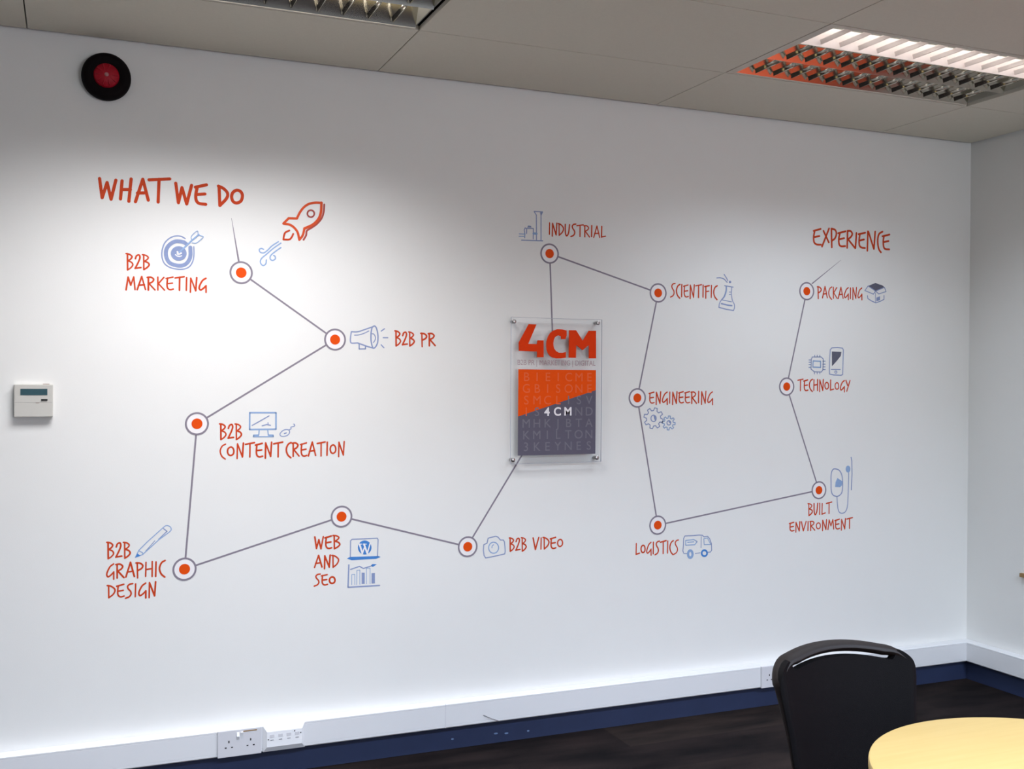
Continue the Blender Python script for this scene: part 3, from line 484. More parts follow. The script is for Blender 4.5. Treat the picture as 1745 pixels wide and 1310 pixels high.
  ('word','vinyl_red',[('s',0.00522,1,0,[(-1.7781,1.3848),(-1.7797,1.3701),(-1.7795,1.354),(-1.7755,1.3453),(-1.768,1.3425),(-1.7583,1.3448)]),('s',0.00592,0,0,[(-1.7832,1.3829),(-1.7598,1.3886)]),('s',0.00503,0,0,[(-1.7796,1.3641),(-1.7614,1.3665)]),('s',0.00536,0,0,[(-1.7485,1.3361),(-1.7478,1.3878)]),('s',0.00589,0,0,[(-1.7478,1.3878),(-1.7302,1.3415)]),('s',0.00612,0,0,[(-1.7302,1.3415),(-1.7271,1.3899)]),('s',0.00585,1,0,[(-1.6954,1.3889),(-1.7069,1.3804),(-1.716,1.3631),(-1.7182,1.3514),(-1.7135,1.3454),(-1.7049,1.3505),(-1.6946,1.3608)]),('s',0.00599,0,0,[(-1.6946,1.3617),(-1.6944,1.3364)]),('s',0.00517,0,0,[(-1.6821,1.3891),(-1.6828,1.3421)]),('s',0.0056,0,0,[(-1.6683,1.3357),(-1.6676,1.3885)]),('s',0.00597,0,0,[(-1.6676,1.3885),(-1.6497,1.3413)]),('s',0.00595,0,0,[(-1.6497,1.3413),(-1.6466,1.3906)]),('s',0.00574,1,0,[(-1.6343,1.3868),(-1.6359,1.3716),(-1.6358,1.3549),(-1.6316,1.3459),(-1.624,1.343),(-1.614,1.3453)]),('s',0.00544,0,0,[(-1.6395,1.3848),(-1.6156,1.3908)]),('s',0.00578,0,0,[(-1.6359,1.3654),(-1.6172,1.3678)]),('s',0.00519,1,0,[(-1.6032,1.3871),(-1.6049,1.3718),(-1.6047,1.355),(-1.6005,1.3459),(-1.5928,1.343),(-1.5828,1.3453)]),('s',0.00542,0,0,[(-1.6085,1.3852),(-1.5844,1.3911)]),('s',0.00591,0,0,[(-1.6048,1.3655),(-1.586,1.368)]),('s',0.00612,0,0,[(-1.5732,1.3895),(-1.5728,1.3407)]),('s',0.00548,1,0,[(-1.5773,1.3885),(-1.5637,1.3896),(-1.5542,1.3819),(-1.5588,1.3721),(-1.5712,1.3653)]),('s',0.00603,0,0,[(-1.5706,1.3653),(-1.5491,1.3411)]),('s',0.00601,0,0,[(-1.5383,1.3922),(-1.539,1.3435)]),('s',0.00561,0,0,[(-1.5241,1.3357),(-1.5234,1.3905)]),('s',0.00576,0,0,[(-1.5234,1.3905),(-1.505,1.3415)]),('s',0.0052,0,0,[(-1.505,1.3415),(-1.5019,1.3926)]),('s',0.00557,1,0,[(-1.4689,1.39),(-1.4808,1.381),(-1.4902,1.3627),(-1.4925,1.3504),(-1.4877,1.344),(-1.4787,1.3494),(-1.468,1.3603)]),('s',0.00538,0,0,[(-1.468,1.3613),(-1.4678,1.3345)])],1),
 ]),
 ('caption_lettering', 'red lettering reading LOGISTICS, left of the delivery van icon', 'lettering', 'hand lettered captions on the white wall', [
  ('word','vinyl_red',[('s',0.00513,0,0,[(-1.8396,0.753),(-1.8402,0.707)]),('s',0.00599,0,0,[(-1.8402,0.7074),(-1.8235,0.7112)]),('s',0.00608,1,1,[(-1.807,0.7436),(-1.8146,0.7379),(-1.8165,0.7265),(-1.8129,0.7159),(-1.8057,0.7129),(-1.7986,0.7185),(-1.7972,0.73),(-1.8003,0.7397)]),('s',0.00545,1,0,[(-1.7687,0.754),(-1.7789,0.7452),(-1.7869,0.7273),(-1.7889,0.7153),(-1.7847,0.7089),(-1.7771,0.714),(-1.768,0.7246)]),('s',0.00514,0,0,[(-1.768,0.7256),(-1.7678,0.6991)]),('s',0.00545,0,0,[(-1.7569,0.7542),(-1.7575,0.7049)]),('s',0.00584,1,0,[(-1.7276,0.7566),(-1.7369,0.7546),(-1.743,0.7467),(-1.7408,0.7367),(-1.7341,0.7266),(-1.7324,0.7156),(-1.7375,0.7057),(-1.7488,0.7001)]),('s',0.00611,0,0,[(-1.7229,0.7517),(-1.695,0.7573)]),('s',0.00551,0,0,[(-1.709,0.7548),(-1.709,0.7031)]),('s',0.00555,0,0,[(-1.6872,0.7551),(-1.6878,0.7038)]),('s',0.00573,1,0,[(-1.6596,0.7552),(-1.6694,0.7485),(-1.6755,0.734),(-1.6754,0.7201),(-1.6701,0.706),(-1.6601,0.6953)]),('s',0.00511,1,0,[(-1.6339,0.7569),(-1.6433,0.7547),(-1.6495,0.7464),(-1.6474,0.7359),(-1.6405,0.7253),(-1.6388,0.7137),(-1.6439,0.7033),(-1.6554,0.6973)])],1),
 ]),
 ('caption_lettering', 'red lettering reading PACKAGING, left of the open box icon', 'lettering', 'hand lettered captions on the white wall', [
  ('word','vinyl_red',[('s',0.00616,0,0,[(-0.9096,1.8675),(-0.9079,1.8135)]),('s',0.00614,1,0,[(-0.9134,1.8665),(-0.9008,1.8652),(-0.892,1.8569),(-0.8952,1.8471),(-0.9082,1.839)]),('s',0.00604,0,0,[(-0.8845,1.8177),(-0.8703,1.8695)]),('s',0.00571,0,0,[(-0.8703,1.8695),(-0.8572,1.819)]),('s',0.00579,0,0,[(-0.8809,1.8349),(-0.8612,1.8376)]),('s',0.00547,1,0,[(-0.8319,1.8691),(-0.8423,1.8626),(-0.8487,1.8488),(-0.8486,1.8355),(-0.843,1.8223),(-0.8324,1.8127)]),('s',0.0059,0,0,[(-0.8237,1.868),(-0.8231,1.818)]),('s',0.00558,0,0,[(-0.8038,1.8673),(-0.8228,1.8411)]),('s',0.00516,0,0,[(-0.8212,1.8425),(-0.801,1.8183)]),('s',0.00608,0,0,[(-0.795,1.8182),(-0.7805,1.8698)]),('s',0.00532,0,0,[(-0.7805,1.8698),(-0.7672,1.8195)]),('s',0.00622,0,0,[(-0.7913,1.8354),(-0.7713,1.8381)]),('s',0.00565,1,0,[(-0.7382,1.8694),(-0.7493,1.8605),(-0.758,1.8423),(-0.7601,1.83),(-0.7556,1.8237),(-0.7473,1.8292),(-0.7374,1.8401)]),('s',0.00557,0,0,[(-0.7374,1.8411),(-0.7371,1.8146)]),('s',0.00602,0,0,[(-0.7254,1.8684),(-0.726,1.8195)]),('s',0.00566,0,0,[(-0.7119,1.8158),(-0.7114,1.8705)]),('s',0.00528,0,0,[(-0.7114,1.8705),(-0.694,1.8219)]),('s',0.00532,0,0,[(-0.694,1.8219),(-0.6912,1.8727)]),('s',0.00561,1,0,[(-0.6601,1.871),(-0.6713,1.8621),(-0.6802,1.8439),(-0.6823,1.8317),(-0.6777,1.8254),(-0.6693,1.8309),(-0.6593,1.8417)]),('s',0.00589,0,0,[(-0.6593,1.8427),(-0.659,1.8164)])],1),
 ]),
 ('caption_lettering', 'red lettering reading TECHNOLOGY, under the microchip and phone icons', 'lettering', 'hand lettered captions on the white wall', [
  ('word','vinyl_red',[('s',0.00547,0,0,[(-1.017,1.4427),(-0.988,1.4477)]),('s',0.00553,0,0,[(-1.0025,1.4455),(-1.0026,1.3958)]),('s',0.00592,1,0,[(-0.9798,1.4408),(-0.9813,1.4253),(-0.9811,1.4084),(-0.9772,1.3991),(-0.9701,1.3962),(-0.9609,1.3986)]),('s',0.00614,0,0,[(-0.9846,1.4389),(-0.9625,1.4445)]),('s',0.00599,0,0,[(-0.9812,1.419),(-0.9639,1.4213)]),('s',0.00602,1,0,[(-0.9359,1.4474),(-0.9462,1.4412),(-0.9525,1.4278),(-0.9524,1.4148),(-0.9468,1.4018),(-0.9364,1.3921)]),('s',0.00555,0,0,[(-0.9277,1.4458),(-0.9283,1.3979)]),('s',0.00618,0,0,[(-0.9075,1.4465),(-0.9075,1.3968)]),('s',0.00617,0,0,[(-0.928,1.4209),(-0.9072,1.4236)]),('s',0.00517,0,0,[(-0.8959,1.3917),(-0.8954,1.4451)]),('s',0.00579,0,0,[(-0.8954,1.4451),(-0.8784,1.3974)]),('s',0.00616,0,0,[(-0.8784,1.3974),(-0.8756,1.4467)]),('s',0.0057,1,1,[(-0.8562,1.4339),(-0.8644,1.4283),(-0.8665,1.417),(-0.8625,1.4066),(-0.8548,1.4037),(-0.8471,1.4093),(-0.8456,1.4206),(-0.849,1.4301)]),('s',0.0061,0,0,[(-0.8342,1.4447),(-0.8348,1.3986)]),('s',0.00568,0,0,[(-0.8348,1.3991),(-0.8166,1.4032)]),('s',0.00533,1,1,[(-0.7985,1.4327),(-0.8068,1.4272),(-0.8089,1.416),(-0.8049,1.4056),(-0.7971,1.4028),(-0.7893,1.4084),(-0.7878,1.4195),(-0.7912,1.4289)]),('s',0.00625,1,0,[(-0.7567,1.4422),(-0.7678,1.434),(-0.7766,1.4169),(-0.7787,1.4053),(-0.7742,1.3993),(-0.7658,1.4043),(-0.7558,1.4145)]),('s',0.00538,0,0,[(-0.7559,1.4154),(-0.7556,1.3904)]),('s',0.00631,0,0,[(-0.7472,1.4432),(-0.7368,1.42)]),('s',0.0055,0,0,[(-0.7235,1.4429),(-0.7421,1.3933)])],1),
 ]),
 ('caption_lettering', 'red lettering reading BUILT ENVIRONMENT, in two lines under the intercom icon', 'lettering', 'hand lettered captions on the white wall', [
  ('word','vinyl_red',[('s',0.00511,0,0,[(-0.9509,0.885),(-0.9498,0.8306)]),('s',0.00521,1,0,[(-0.9554,0.885),(-0.9431,0.8829),(-0.9342,0.8757),(-0.9385,0.8675),(-0.9485,0.8612)]),('s',0.00616,1,0,[(-0.9485,0.8612),(-0.9356,0.8562),(-0.9305,0.8476),(-0.9382,0.8377),(-0.9498,0.8306)]),('s',0.0062,1,0,[(-0.9214,0.8844),(-0.9211,0.8539),(-0.9176,0.8361),(-0.912,0.8347),(-0.9054,0.8491),(-0.9013,0.8844)]),('s',0.00553,0,0,[(-0.8896,0.884),(-0.8902,0.8338)]),('s',0.0052,0,0,[(-0.8761,0.8823),(-0.8767,0.8335)]),('s',0.00551,0,0,[(-0.8767,0.834),(-0.8582,0.839)]),('s',0.00571,0,0,[(-0.8524,0.8818),(-0.822,0.8872)]),('s',0.0054,0,0,[(-0.8372,0.8848),(-0.8373,0.8351)])],1),
  ('word','vinyl_red',[('s',0.00587,1,0,[(-1.0515,0.8011),(-1.0532,0.7888),(-1.053,0.7754),(-1.0489,0.7681),(-1.0413,0.7657),(-1.0314,0.7676)]),('s',0.006,0,0,[(-1.0568,0.7995),(-1.0329,0.8044)]),('s',0.00583,0,0,[(-1.0531,0.7839),(-1.0345,0.7858)]),('s',0.0056,0,0,[(-1.0214,0.7595),(-1.0207,0.8032)]),('s',0.00547,0,0,[(-1.0207,0.8032),(-1.0027,0.7639)]),('s',0.00615,0,0,[(-1.0027,0.7639),(-0.9996,0.805)]),('s',0.00604,0,0,[(-0.9908,0.8043),(-0.9798,0.7633)]),('s',0.00545,0,0,[(-0.9798,0.7633),(-0.9649,0.8054)]),('s',0.00595,0,0,[(-0.9537,0.8041),(-0.9544,0.7636)]),('s',0.00622,0,0,[(-0.9401,0.8039),(-0.9396,0.7627)]),('s',0.00531,1,0,[(-0.9442,0.8031),(-0.9306,0.804),(-0.921,0.7975),(-0.9257,0.7892),(-0.9381,0.7835)]),('s',0.00519,0,0,[(-0.9375,0.7835),(-0.9159,0.7628)]),('s',0.00551,1,1,[(-0.8966,0.7953),(-0.9055,0.7903),(-0.9078,0.7803),(-0.9035,0.7711),(-0.8951,0.7686),(-0.8868,0.7735),(-0.8851,0.7836),(-0.8888,0.792)]),('s',0.00576,0,0,[(-0.8729,0.7585),(-0.8722,0.806)]),('s',0.00554,0,0,[(-0.8722,0.806),(-0.8538,0.7634)]),('s',0.00606,0,0,[(-0.8538,0.7634),(-0.8506,0.8079)]),('s',0.00584,0,0,[(-0.8424,0.7626),(-0.8356,0.8057)]),('s',0.00522,0,0,[(-0.8356,0.8057),(-0.8257,0.7785)]),('s',0.00534,0,0,[(-0.8257,0.7785),(-0.8151,0.8068)]),('s',0.00579,0,0,[(-0.8151,0.8068),(-0.8098,0.7631)]),('s',0.00604,1,0,[(-0.7975,0.803),(-0.7992,0.7889),(-0.799,0.7735),(-0.7947,0.7651),(-0.7868,0.7624),(-0.7765,0.7645)]),('s',0.00619,0,0,[(-0.8029,0.8012),(-0.7781,0.8067)]),('s',0.00554,0,0,[(-0.7991,0.7832),(-0.7797,0.7854)]),('s',0.00526,0,0,[(-0.766,0.7553),(-0.7653,0.8054)]),('s',0.00537,0,0,[(-0.7653,0.8054),(-0.7466,0.7604)]),('s',0.00613,0,0,[(-0.7466,0.7604),(-0.7434,0.8074)]),('s',0.00584,0,0,[(-0.7354,0.8051),(-0.7024,0.8105)]),('s',0.00593,0,0,[(-0.7189,0.808),(-0.719,0.7613)])],1),
 ]),
 ('target_icon', 'blue bullseye target with an arrow, above B2B MARKETING', 'wall icon', None, [
  ('outer_ring','vinyl_grey_blue',[('s',0.0046,1,0,[(-3.6639,1.9292),(-3.676,1.9355),(-3.6905,1.9368),(-3.7062,1.9331),(-3.7217,1.9228),(-3.7336,1.9077),(-3.7401,1.8885),(-3.7421,1.8709),(-3.74,1.8535),(-3.7327,1.8375),(-3.7189,1.8269),(-3.7009,1.8214),(-3.6779,1.8199),(-3.6585,1.8246),(-3.6452,1.8353),(-3.6368,1.8535),(-3.6338,1.8764),(-3.6345,1.9017)])],1),
  ('wide_ring','vinyl_grey_blue',[('s',0.01358,1,0,[(-3.6614,1.9117),(-3.6699,1.9163),(-3.682,1.9181),(-3.6965,1.9173),(-3.7097,1.9103),(-3.7204,1.8996),(-3.727,1.8867),(-3.7285,1.8716),(-3.7256,1.8567),(-3.7178,1.8432),(-3.7058,1.8363),(-3.6889,1.8327),(-3.6719,1.8341),(-3.6586,1.8423),(-3.649,1.8567),(-3.6454,1.8733),(-3.6457,1.886),(-3.6461,1.8986)])],2),
  ('bullseye','vinyl_grey_blue',[('s',0.01937,1,1,[(-3.6685,1.8766),(-3.6693,1.8716),(-3.6717,1.8671),(-3.6754,1.8634),(-3.6801,1.861),(-3.6854,1.8599),(-3.6906,1.8604),(-3.6953,1.8624),(-3.699,1.8657),(-3.7015,1.87),(-3.7023,1.8748),(-3.7015,1.8797),(-3.6991,1.8842),(-3.6954,1.8879),(-3.6907,1.8904),(-3.6855,1.8914),(-3.6803,1.8909),(-3.6755,1.889),(-3.6718,1.8857),(-3.6693,1.8814)])],3),
  ('inner_mark','vinyl_white',[('s',0.00347,1,0,[(-3.6963,1.8707),(-3.6902,1.866),(-3.6818,1.8652),(-3.6757,1.868)]),('s',0.00555,1,0,[(-3.6903,1.8811),(-3.6866,1.8763),(-3.6818,1.8746),(-3.677,1.8768)])],4),
  ('arrow','vinyl_blue',[('s',0.00557,0,0,[(-3.6836,1.8789),(-3.6625,1.9015),(-3.6407,1.9242),(-3.6176,1.9458)]),('s',0.00279,1,0,[(-3.642,1.9254),(-3.6432,1.9367),(-3.6335,1.9499),(-3.6219,1.9582),(-3.6201,1.9457)]),('s',0.0028,1,0,[(-3.6395,1.9154),(-3.626,1.9155),(-3.6126,1.927),(-3.6022,1.9391),(-3.6164,1.9433)])],5),
 ]),
 ('rocket_icon', 'orange outlined rocket with red shaded edge, right of WHAT WE DO', 'wall icon', None, [
  ('shadow_edge','vinyl_maroon',[('s',0.00692,1,0,[(-3.1694,2.0834),(-3.1713,2.0563),(-3.1796,2.0309),(-3.1972,2.0091),(-3.2179,1.9933),(-3.2334,1.9821),(-3.2364,1.9654),(-3.2456,1.9484)])],1),
  ('body_outline','vinyl_orange_red',[('s',0.00863,1,0,[(-3.182,2.0887),(-3.2039,2.0876),(-3.2267,2.0815),(-3.2452,2.0679),(-3.2595,2.0484),(-3.2707,2.025)]),('s',0.00858,0,0,[(-3.2707,2.025),(-3.3004,2.0242),(-3.3197,2.0035)]),('s',0.00861,1,0,[(-3.3197,2.0035),(-3.2921,1.9991),(-3.2694,1.9779),(-3.2611,1.9475)]),('s',0.00863,1,0,[(-3.2611,1.9475),(-3.2488,1.9647),(-3.2427,1.9898)]),('s',0.00998,1,0,[(-3.2427,1.9898),(-3.2117,2.0061),(-3.191,2.0281),(-3.1818,2.0535),(-3.1799,2.0889)])],2),
  ('porthole','vinyl_maroon',[('s',0.00581,1,1,[(-3.2064,2.0471),(-3.207,2.0431),(-3.2088,2.0395),(-3.2116,2.0364),(-3.2152,2.0344),(-3.2192,2.0335),(-3.2231,2.0339),(-3.2267,2.0355),(-3.2296,2.0381),(-3.2314,2.0415),(-3.2321,2.0455),(-3.2315,2.0494),(-3.2297,2.0531),(-3.2268,2.0561),(-3.2233,2.0582),(-3.2193,2.0591),(-3.2153,2.0587),(-3.2117,2.0572),(-3.2089,2.0545),(-3.207,2.0511)])],3),
  ('exhaust_flame','vinyl_red',[('s',0.00672,1,0,[(-3.2981,1.9792),(-3.3124,1.9712),(-3.3174,1.9587),(-3.3194,1.9453)]),('s',0.00674,1,0,[(-3.3194,1.9453),(-3.298,1.9465),(-3.2888,1.9562),(-3.2838,1.9678)])],2),
 ]),
 ('wind_icon', 'three curling blue wind lines below the rocket', 'wall icon', None, [
  ('curl','vinyl_blue',[('s',0.00476,1,0,[(-3.3376,1.9361),(-3.3608,1.9195),(-3.3768,1.9024),(-3.3908,1.8925),(-3.4028,1.8949),(-3.4059,1.9039),(-3.3989,1.9083),(-3.3909,1.9057)])],1),
  ('curl','vinyl_blue',[('s',0.00476,1,0,[(-3.3284,1.9315),(-3.3547,1.9117),(-3.3807,1.8879),(-3.3987,1.8708),(-3.4016,1.8565),(-3.3926,1.8467),(-3.3826,1.8533),(-3.3806,1.8676)])],1),
  ('curl','vinyl_blue',[('s',0.00478,1,0,[(-3.3283,1.9151),(-3.3485,1.8998),(-3.3646,1.8847),(-3.3666,1.8724),(-3.3585,1.8667),(-3.3484,1.8733),(-3.3495,1.8824),(-3.3545,1.8852)])],1),
 ]),
 ('megaphone_icon', 'blue outlined megaphone between its ring marker and B2B PR', 'wall icon', None, [
  ('horn','vinyl_grey_blue',[('s',0.0047,1,0,[(-3.0645,1.6141),(-3.0408,1.6146),(-3.0139,1.6233),(-2.9869,1.6331),(-2.9755,1.6379)]),('s',0.00468,1,0,[(-3.0645,1.6141),(-3.0675,1.5938),(-3.0679,1.5797),(-3.0632,1.5717),(-3.0406,1.5726)]),('s',0.00521,1,0,[(-3.0406,1.5726),(-3.0219,1.5664),(-3.0011,1.5597),(-2.9802,1.5544)]),('s',0.00371,1,0,[(-3.0521,1.6017),(-3.0345,1.6031),(-3.0139,1.6101),(-2.9973,1.6186)])],1),
  ('bell','vinyl_grey_blue',[('s',0.00522,1,1,[(-2.9755,1.6379),(-2.9681,1.6305),(-2.9633,1.6123),(-2.9616,1.594),(-2.9636,1.5736),(-2.9708,1.5592),(-2.9791,1.5539),(-2.9844,1.563),(-2.9882,1.5812),(-2.9888,1.6036),(-2.9874,1.6199),(-2.9843,1.6321)])],2),
  ('mouthpiece','vinyl_grey_blue',[('s',0.00373,1,0,[(-2.9847,1.6082),(-2.9774,1.6069),(-2.9715,1.5958),(-2.9731,1.5846),(-2.9793,1.5753)])],2),
  ('handle','vinyl_grey_blue',[('s',0.00471,0,0,[(-3.0343,1.5702),(-3.0342,1.55),(-3.0099,1.5509),(-3.0099,1.5615)])],1),
  ('sound_dash','vinyl_grey_blue',[('s',0.00449,0,0,[(-2.9491,1.6192),(-2.9366,1.6282)])],1),
  ('sound_dash','vinyl_grey_blue',[('s',0.0045,0,0,[(-2.9411,1.5944),(-2.9232,1.5946)])],1),
  ('sound_dash','vinyl_grey_blue',[('s',0.00449,0,0,[(-2.9488,1.5672),(-2.9382,1.5562)])],1),
 ]),
 ('monitor_icon', 'blue desktop monitor drawing above CONTENT CREATION', 'wall icon', None, [
  ('screen_frame','vinyl_blue',[('s',0.006,0,1,[(-3.4371,1.3132),(-3.3431,1.3125),(-3.3428,1.2524),(-3.4374,1.2524)])],1),
  ('screen_line','vinyl_grey_blue',[('s',0.00383,0,0,[(-3.4285,1.2669),(-3.3679,1.3011)]),('s',0.00431,0,0,[(-3.3925,1.2652),(-3.3762,1.2699),(-3.3629,1.2667)]),('s',0.00335,0,0,[(-3.372,1.2766),(-3.3708,1.2674)])],1),
  ('stand','vinyl_blue',[('s',0.00408,0,0,[(-3.4032,1.2495),(-3.4044,1.2324),(-3.4229,1.2321),(-3.4241,1.226),(-3.3518,1.2255),(-3.353,1.231),(-3.3706,1.2319),(-3.3725,1.2491)])],2),
  ('stand_foot','vinyl_blue',[('f',[(-3.4241,1.2321),(-3.4043,1.2318),(-3.4043,1.2253),(-3.4241,1.2256)])],1),
  ('stand_foot','vinyl_blue',[('f',[(-3.3706,1.2313),(-3.3524,1.231),(-3.3517,1.2249),(-3.3705,1.2252)])],1),
 ]),
 ('computer_mouse_icon', 'small blue computer mouse drawing right of the monitor icon', 'wall icon', None, [
  ('mouse_body','vinyl_grey_blue',[('s',0.00362,1,1,[(-3.3281,1.235),(-3.319,1.2459),(-3.3067,1.2507),(-3.2957,1.2481),(-3.2938,1.2382),(-3.3017,1.229),(-3.3152,1.2255),(-3.325,1.2275)]),('s',0.00434,0,0,[(-3.3122,1.236),(-3.3048,1.2383)])],1),
  ('mouse_cable','vinyl_grey_blue',[('s',0.00338,1,0,[(-3.2957,1.2493),(-3.2883,1.2529),(-3.2884,1.2591),(-3.2798,1.2614),(-3.2742,1.2645),(-3.2761,1.2694),(-3.2786,1.2701)])],2),
 ]),
 ('pencil_icon', 'blue pencil drawing standing aslant above GRAPHIC', 'wall icon', None, [
  ('body_outline','vinyl_blue',[('s',0.00345,0,0,[(-3.8251,0.8129),(-3.814,0.8366),(-3.7865,0.8643),(-3.736,0.9098)]),('s',0.00347,1,0,[(-3.736,0.9098),(-3.7233,0.9185),(-3.7105,0.9139),(-3.7066,0.903),(-3.7143,0.894)]),('s',0.00344,0,0,[(-3.7143,0.894),(-3.746,0.8715),(-3.8014,0.8213),(-3.8251,0.8129)])],1),
  ('shaded_edge','vinyl_grey_blue',[('s',0.00276,0,0,[(-3.7914,0.8327),(-3.7612,0.867)]),('s',0.0037,0,0,[(-3.7486,0.8716),(-3.7207,0.8983),(-3.7322,0.9083)])],1),
  ('tip','vinyl_bright_blue',[('f',[(-3.8251,0.8129),(-3.8189,0.8263),(-3.8076,0.8177)])],2),
  ('collar','vinyl_blue',[('s',0.00298,0,0,[(-3.814,0.8353),(-3.8014,0.8279),(-3.8014,0.8213)])],2),
 ]),
 ('laptop_icon', 'blue laptop drawing with round W badge, right of WEB', 'wall icon', None, [
  ('lid_outline','vinyl_grey_blue',[('s',0.00373,0,0,[(-3.0635,0.7691),(-3.0629,0.8301),(-3.0567,0.8351),(-3.0096,0.8344),(-2.9602,0.8344),(-2.9565,0.828),(-2.9589,0.7656)])],1),
  ('base','vinyl_bright_blue',[('f',[(-3.0769,0.7637),(-3.0653,0.7692),(-2.9562,0.7663),(-2.946,0.7621),(-2.9634,0.756),(-3.058,0.7564)])],1),
  ('badge','vinyl_bright_blue',[('f',[(-2.982,0.7999),(-2.9827,0.794),(-2.9846,0.7885),(-2.9877,0.7836),(-2.9919,0.7796),(-2.9969,0.7767),(-3.0025,0.775),(-3.0083,0.7747),(-3.0142,0.7757),(-3.0198,0.778),(-3.0248,0.7815),(-3.029,0.7859),(-3.0321,0.7912),(-3.0341,0.7969),(-3.0348,0.8029),(-3.0342,0.8088),(-3.0323,0.8143),(-3.0292,0.8192),(-3.025,0.8231),(-3.0201,0.8261),(-3.0145,0.8277),(-3.0086,0.8281),(-3.0028,0.8271),(-2.9972,0.8248),(-2.9921,0.8214),(-2.9879,0.8169),(-2.9847,0.8117),(-2.9827,0.8059)])],1),
  ('badge_letter','vinyl_white',[('s',0.00665,0,0,[(-3.0285,0.8149),(-3.0174,0.7797)]),('s',0.00497,0,0,[(-3.0174,0.7797),(-3.0085,0.8041)]),('s',0.00666,0,0,[(-3.0113,0.814),(-2.9983,0.7786)]),('s',0.00498,0,0,[(-2.9983,0.7786),(-2.9876,0.8154)]),('s',0.00298,0,0,[(-3.0303,0.8156),(-3.0195,0.815)]),('s',0.00298,0,0,[(-3.014,0.8147),(-3.0022,0.814)])],2),
 ]),
 ('bar_chart_icon', 'blue bar chart drawing with rising arrow, right of SEO', 'wall icon', None, [
  ('axes','vinyl_grey_blue',[('s',0.00519,0,0,[(-3.0691,0.7394),(-3.0718,0.6555),(-2.95,0.6541)])],1),
  ('trend_line','vinyl_grey_blue',[('s',0.00422,0,0,[(-3.0623,0.7221),(-3.0281,0.7315),(-3.0135,0.7226),(-2.9816,0.7303)])],1),
  ('arrow_head','vinyl_bright_blue',[('f',[(-2.9835,0.7322),(-2.978,0.7373),(-2.9606,0.7353),(-2.977,0.7256)])],1),
  ('bar','vinyl_blue',[('s',0.00248,0,0,[(-3.0575,0.6643),(-3.0577,0.7024),(-3.046,0.7025),(-3.0458,0.6643)])],1),
  ('bar','vinyl_blue',[('s',0.00273,0,0,[(-3.0385,0.6638),(-3.0379,0.717),(-3.0267,0.7172),(-3.0264,0.6639)])],1),
  ('bar','vinyl_grey_blue',[('f',[(-3.0197,0.707),(-3.0079,0.7062),(-3.0077,0.6638),(-3.0195,0.6643)])],1),
  ('bar','vinyl_blue',[('s',0.00249,0,0,[(-3.0013,0.6634),(-3.0016,0.7218),(-2.9871,0.7227),(-2.9867,0.6629)])],1),
  ('bar','vinyl_grey_blue',[('f',[(-2.9815,0.7027),(-2.9683,0.7027),(-2.968,0.6634),(-2.9812,0.6634)])],1),
 ]),
 ('camera_icon', 'pale blue outlined camera, left of B2B VIDEO', 'wall icon', None, [
  ('body_outline','vinyl_grey_blue',[('s',0.00419,0,1,[(-2.5267,0.7855),(-2.5129,0.7909),(-2.5083,0.8102),(-2.495,0.8131),(-2.4759,0.8161),(-2.4663,0.8125),(-2.4557,0.8003),(-2.4431,0.7996),(-2.4383,0.7913),(-2.4362,0.7716),(-2.4351,0.7537),(-2.437,0.7439),(-2.4639,0.7397),(-2.4926,0.7356),(-2.5183,0.7327),(-2.525,0.7429),(-2.528,0.7634)])],1),
  ('lens','vinyl_blue',[('s',0.00443,1,1,[(-2.4636,0.77),(-2.4646,0.7633),(-2.4676,0.7574),(-2.4722,0.7528),(-2.478,0.7501),(-2.4845,0.7494),(-2.491,0.7508),(-2.4969,0.7542),(-2.5016,0.7593),(-2.5046,0.7656),(-2.5057,0.7723),(-2.5047,0.779),(-2.5018,0.7849),(-2.4972,0.7895),(-2.4913,0.7923),(-2.4848,0.793),(-2.4783,0.7915),(-2.4724,0.7881),(-2.4677,0.783),(-2.4647,0.7768)]),('s',0.00365,1,0,[(-2.4919,0.7711),(-2.4909,0.7782),(-2.4852,0.7832)])],1),
 ]),
 ('factory_icon', 'faint blue factory with tall chimney, left of INDUSTRIAL', 'wall icon', None, [
  ('chimney','vinyl_grey_blue',[('s',0.00396,0,0,[(-2.3075,2.0009),(-2.3089,2.1004),(-2.3186,2.1137)]),('s',0.00397,0,0,[(-2.2876,2.0009),(-2.2883,2.1005),(-2.2814,2.1151),(-2.3186,2.1143)]),('f',[(-2.2903,2.1004),(-2.2929,2.1119),(-2.2801,2.1151),(-2.2864,2.1006)])],1),
  ('tank','vinyl_grey_blue',[('s',0.00394,0,0,[(-2.3511,2.0241),(-2.3506,2.0428),(-2.3576,2.0459),(-2.3614,2.0375),(-2.3587,2.0237),(-2.3592,2.0062)]),('s',0.00396,0,0,[(-2.3506,2.044),(-2.3219,2.0457),(-2.3223,2.0036)]),('f',[(-2.3487,2.0476),(-2.345,2.056),(-2.3322,2.0556),(-2.3296,2.0488)])],1),
  ('pipe','vinyl_blue',[('s',0.00943,0,0,[(-2.3205,2.0259),(-2.3077,2.0255)])],2),
  ('pipe','vinyl_blue',[('s',0.00368,0,0,[(-2.3828,2.0205),(-2.3575,2.0209)])],2),
  ('pipe','vinyl_blue',[('s',0.00368,0,0,[(-2.384,2.0106),(-2.3587,2.012)])],2),
  ('ground_line','vinyl_grey_blue',[('s',0.0045,0,0,[(-2.3725,1.9961),(-2.2805,1.9984)])],1),
 ]),
 ('flask_icon', 'blue conical flask with drops at its neck, right of SCIENTIFIC', 'wall icon', None, [
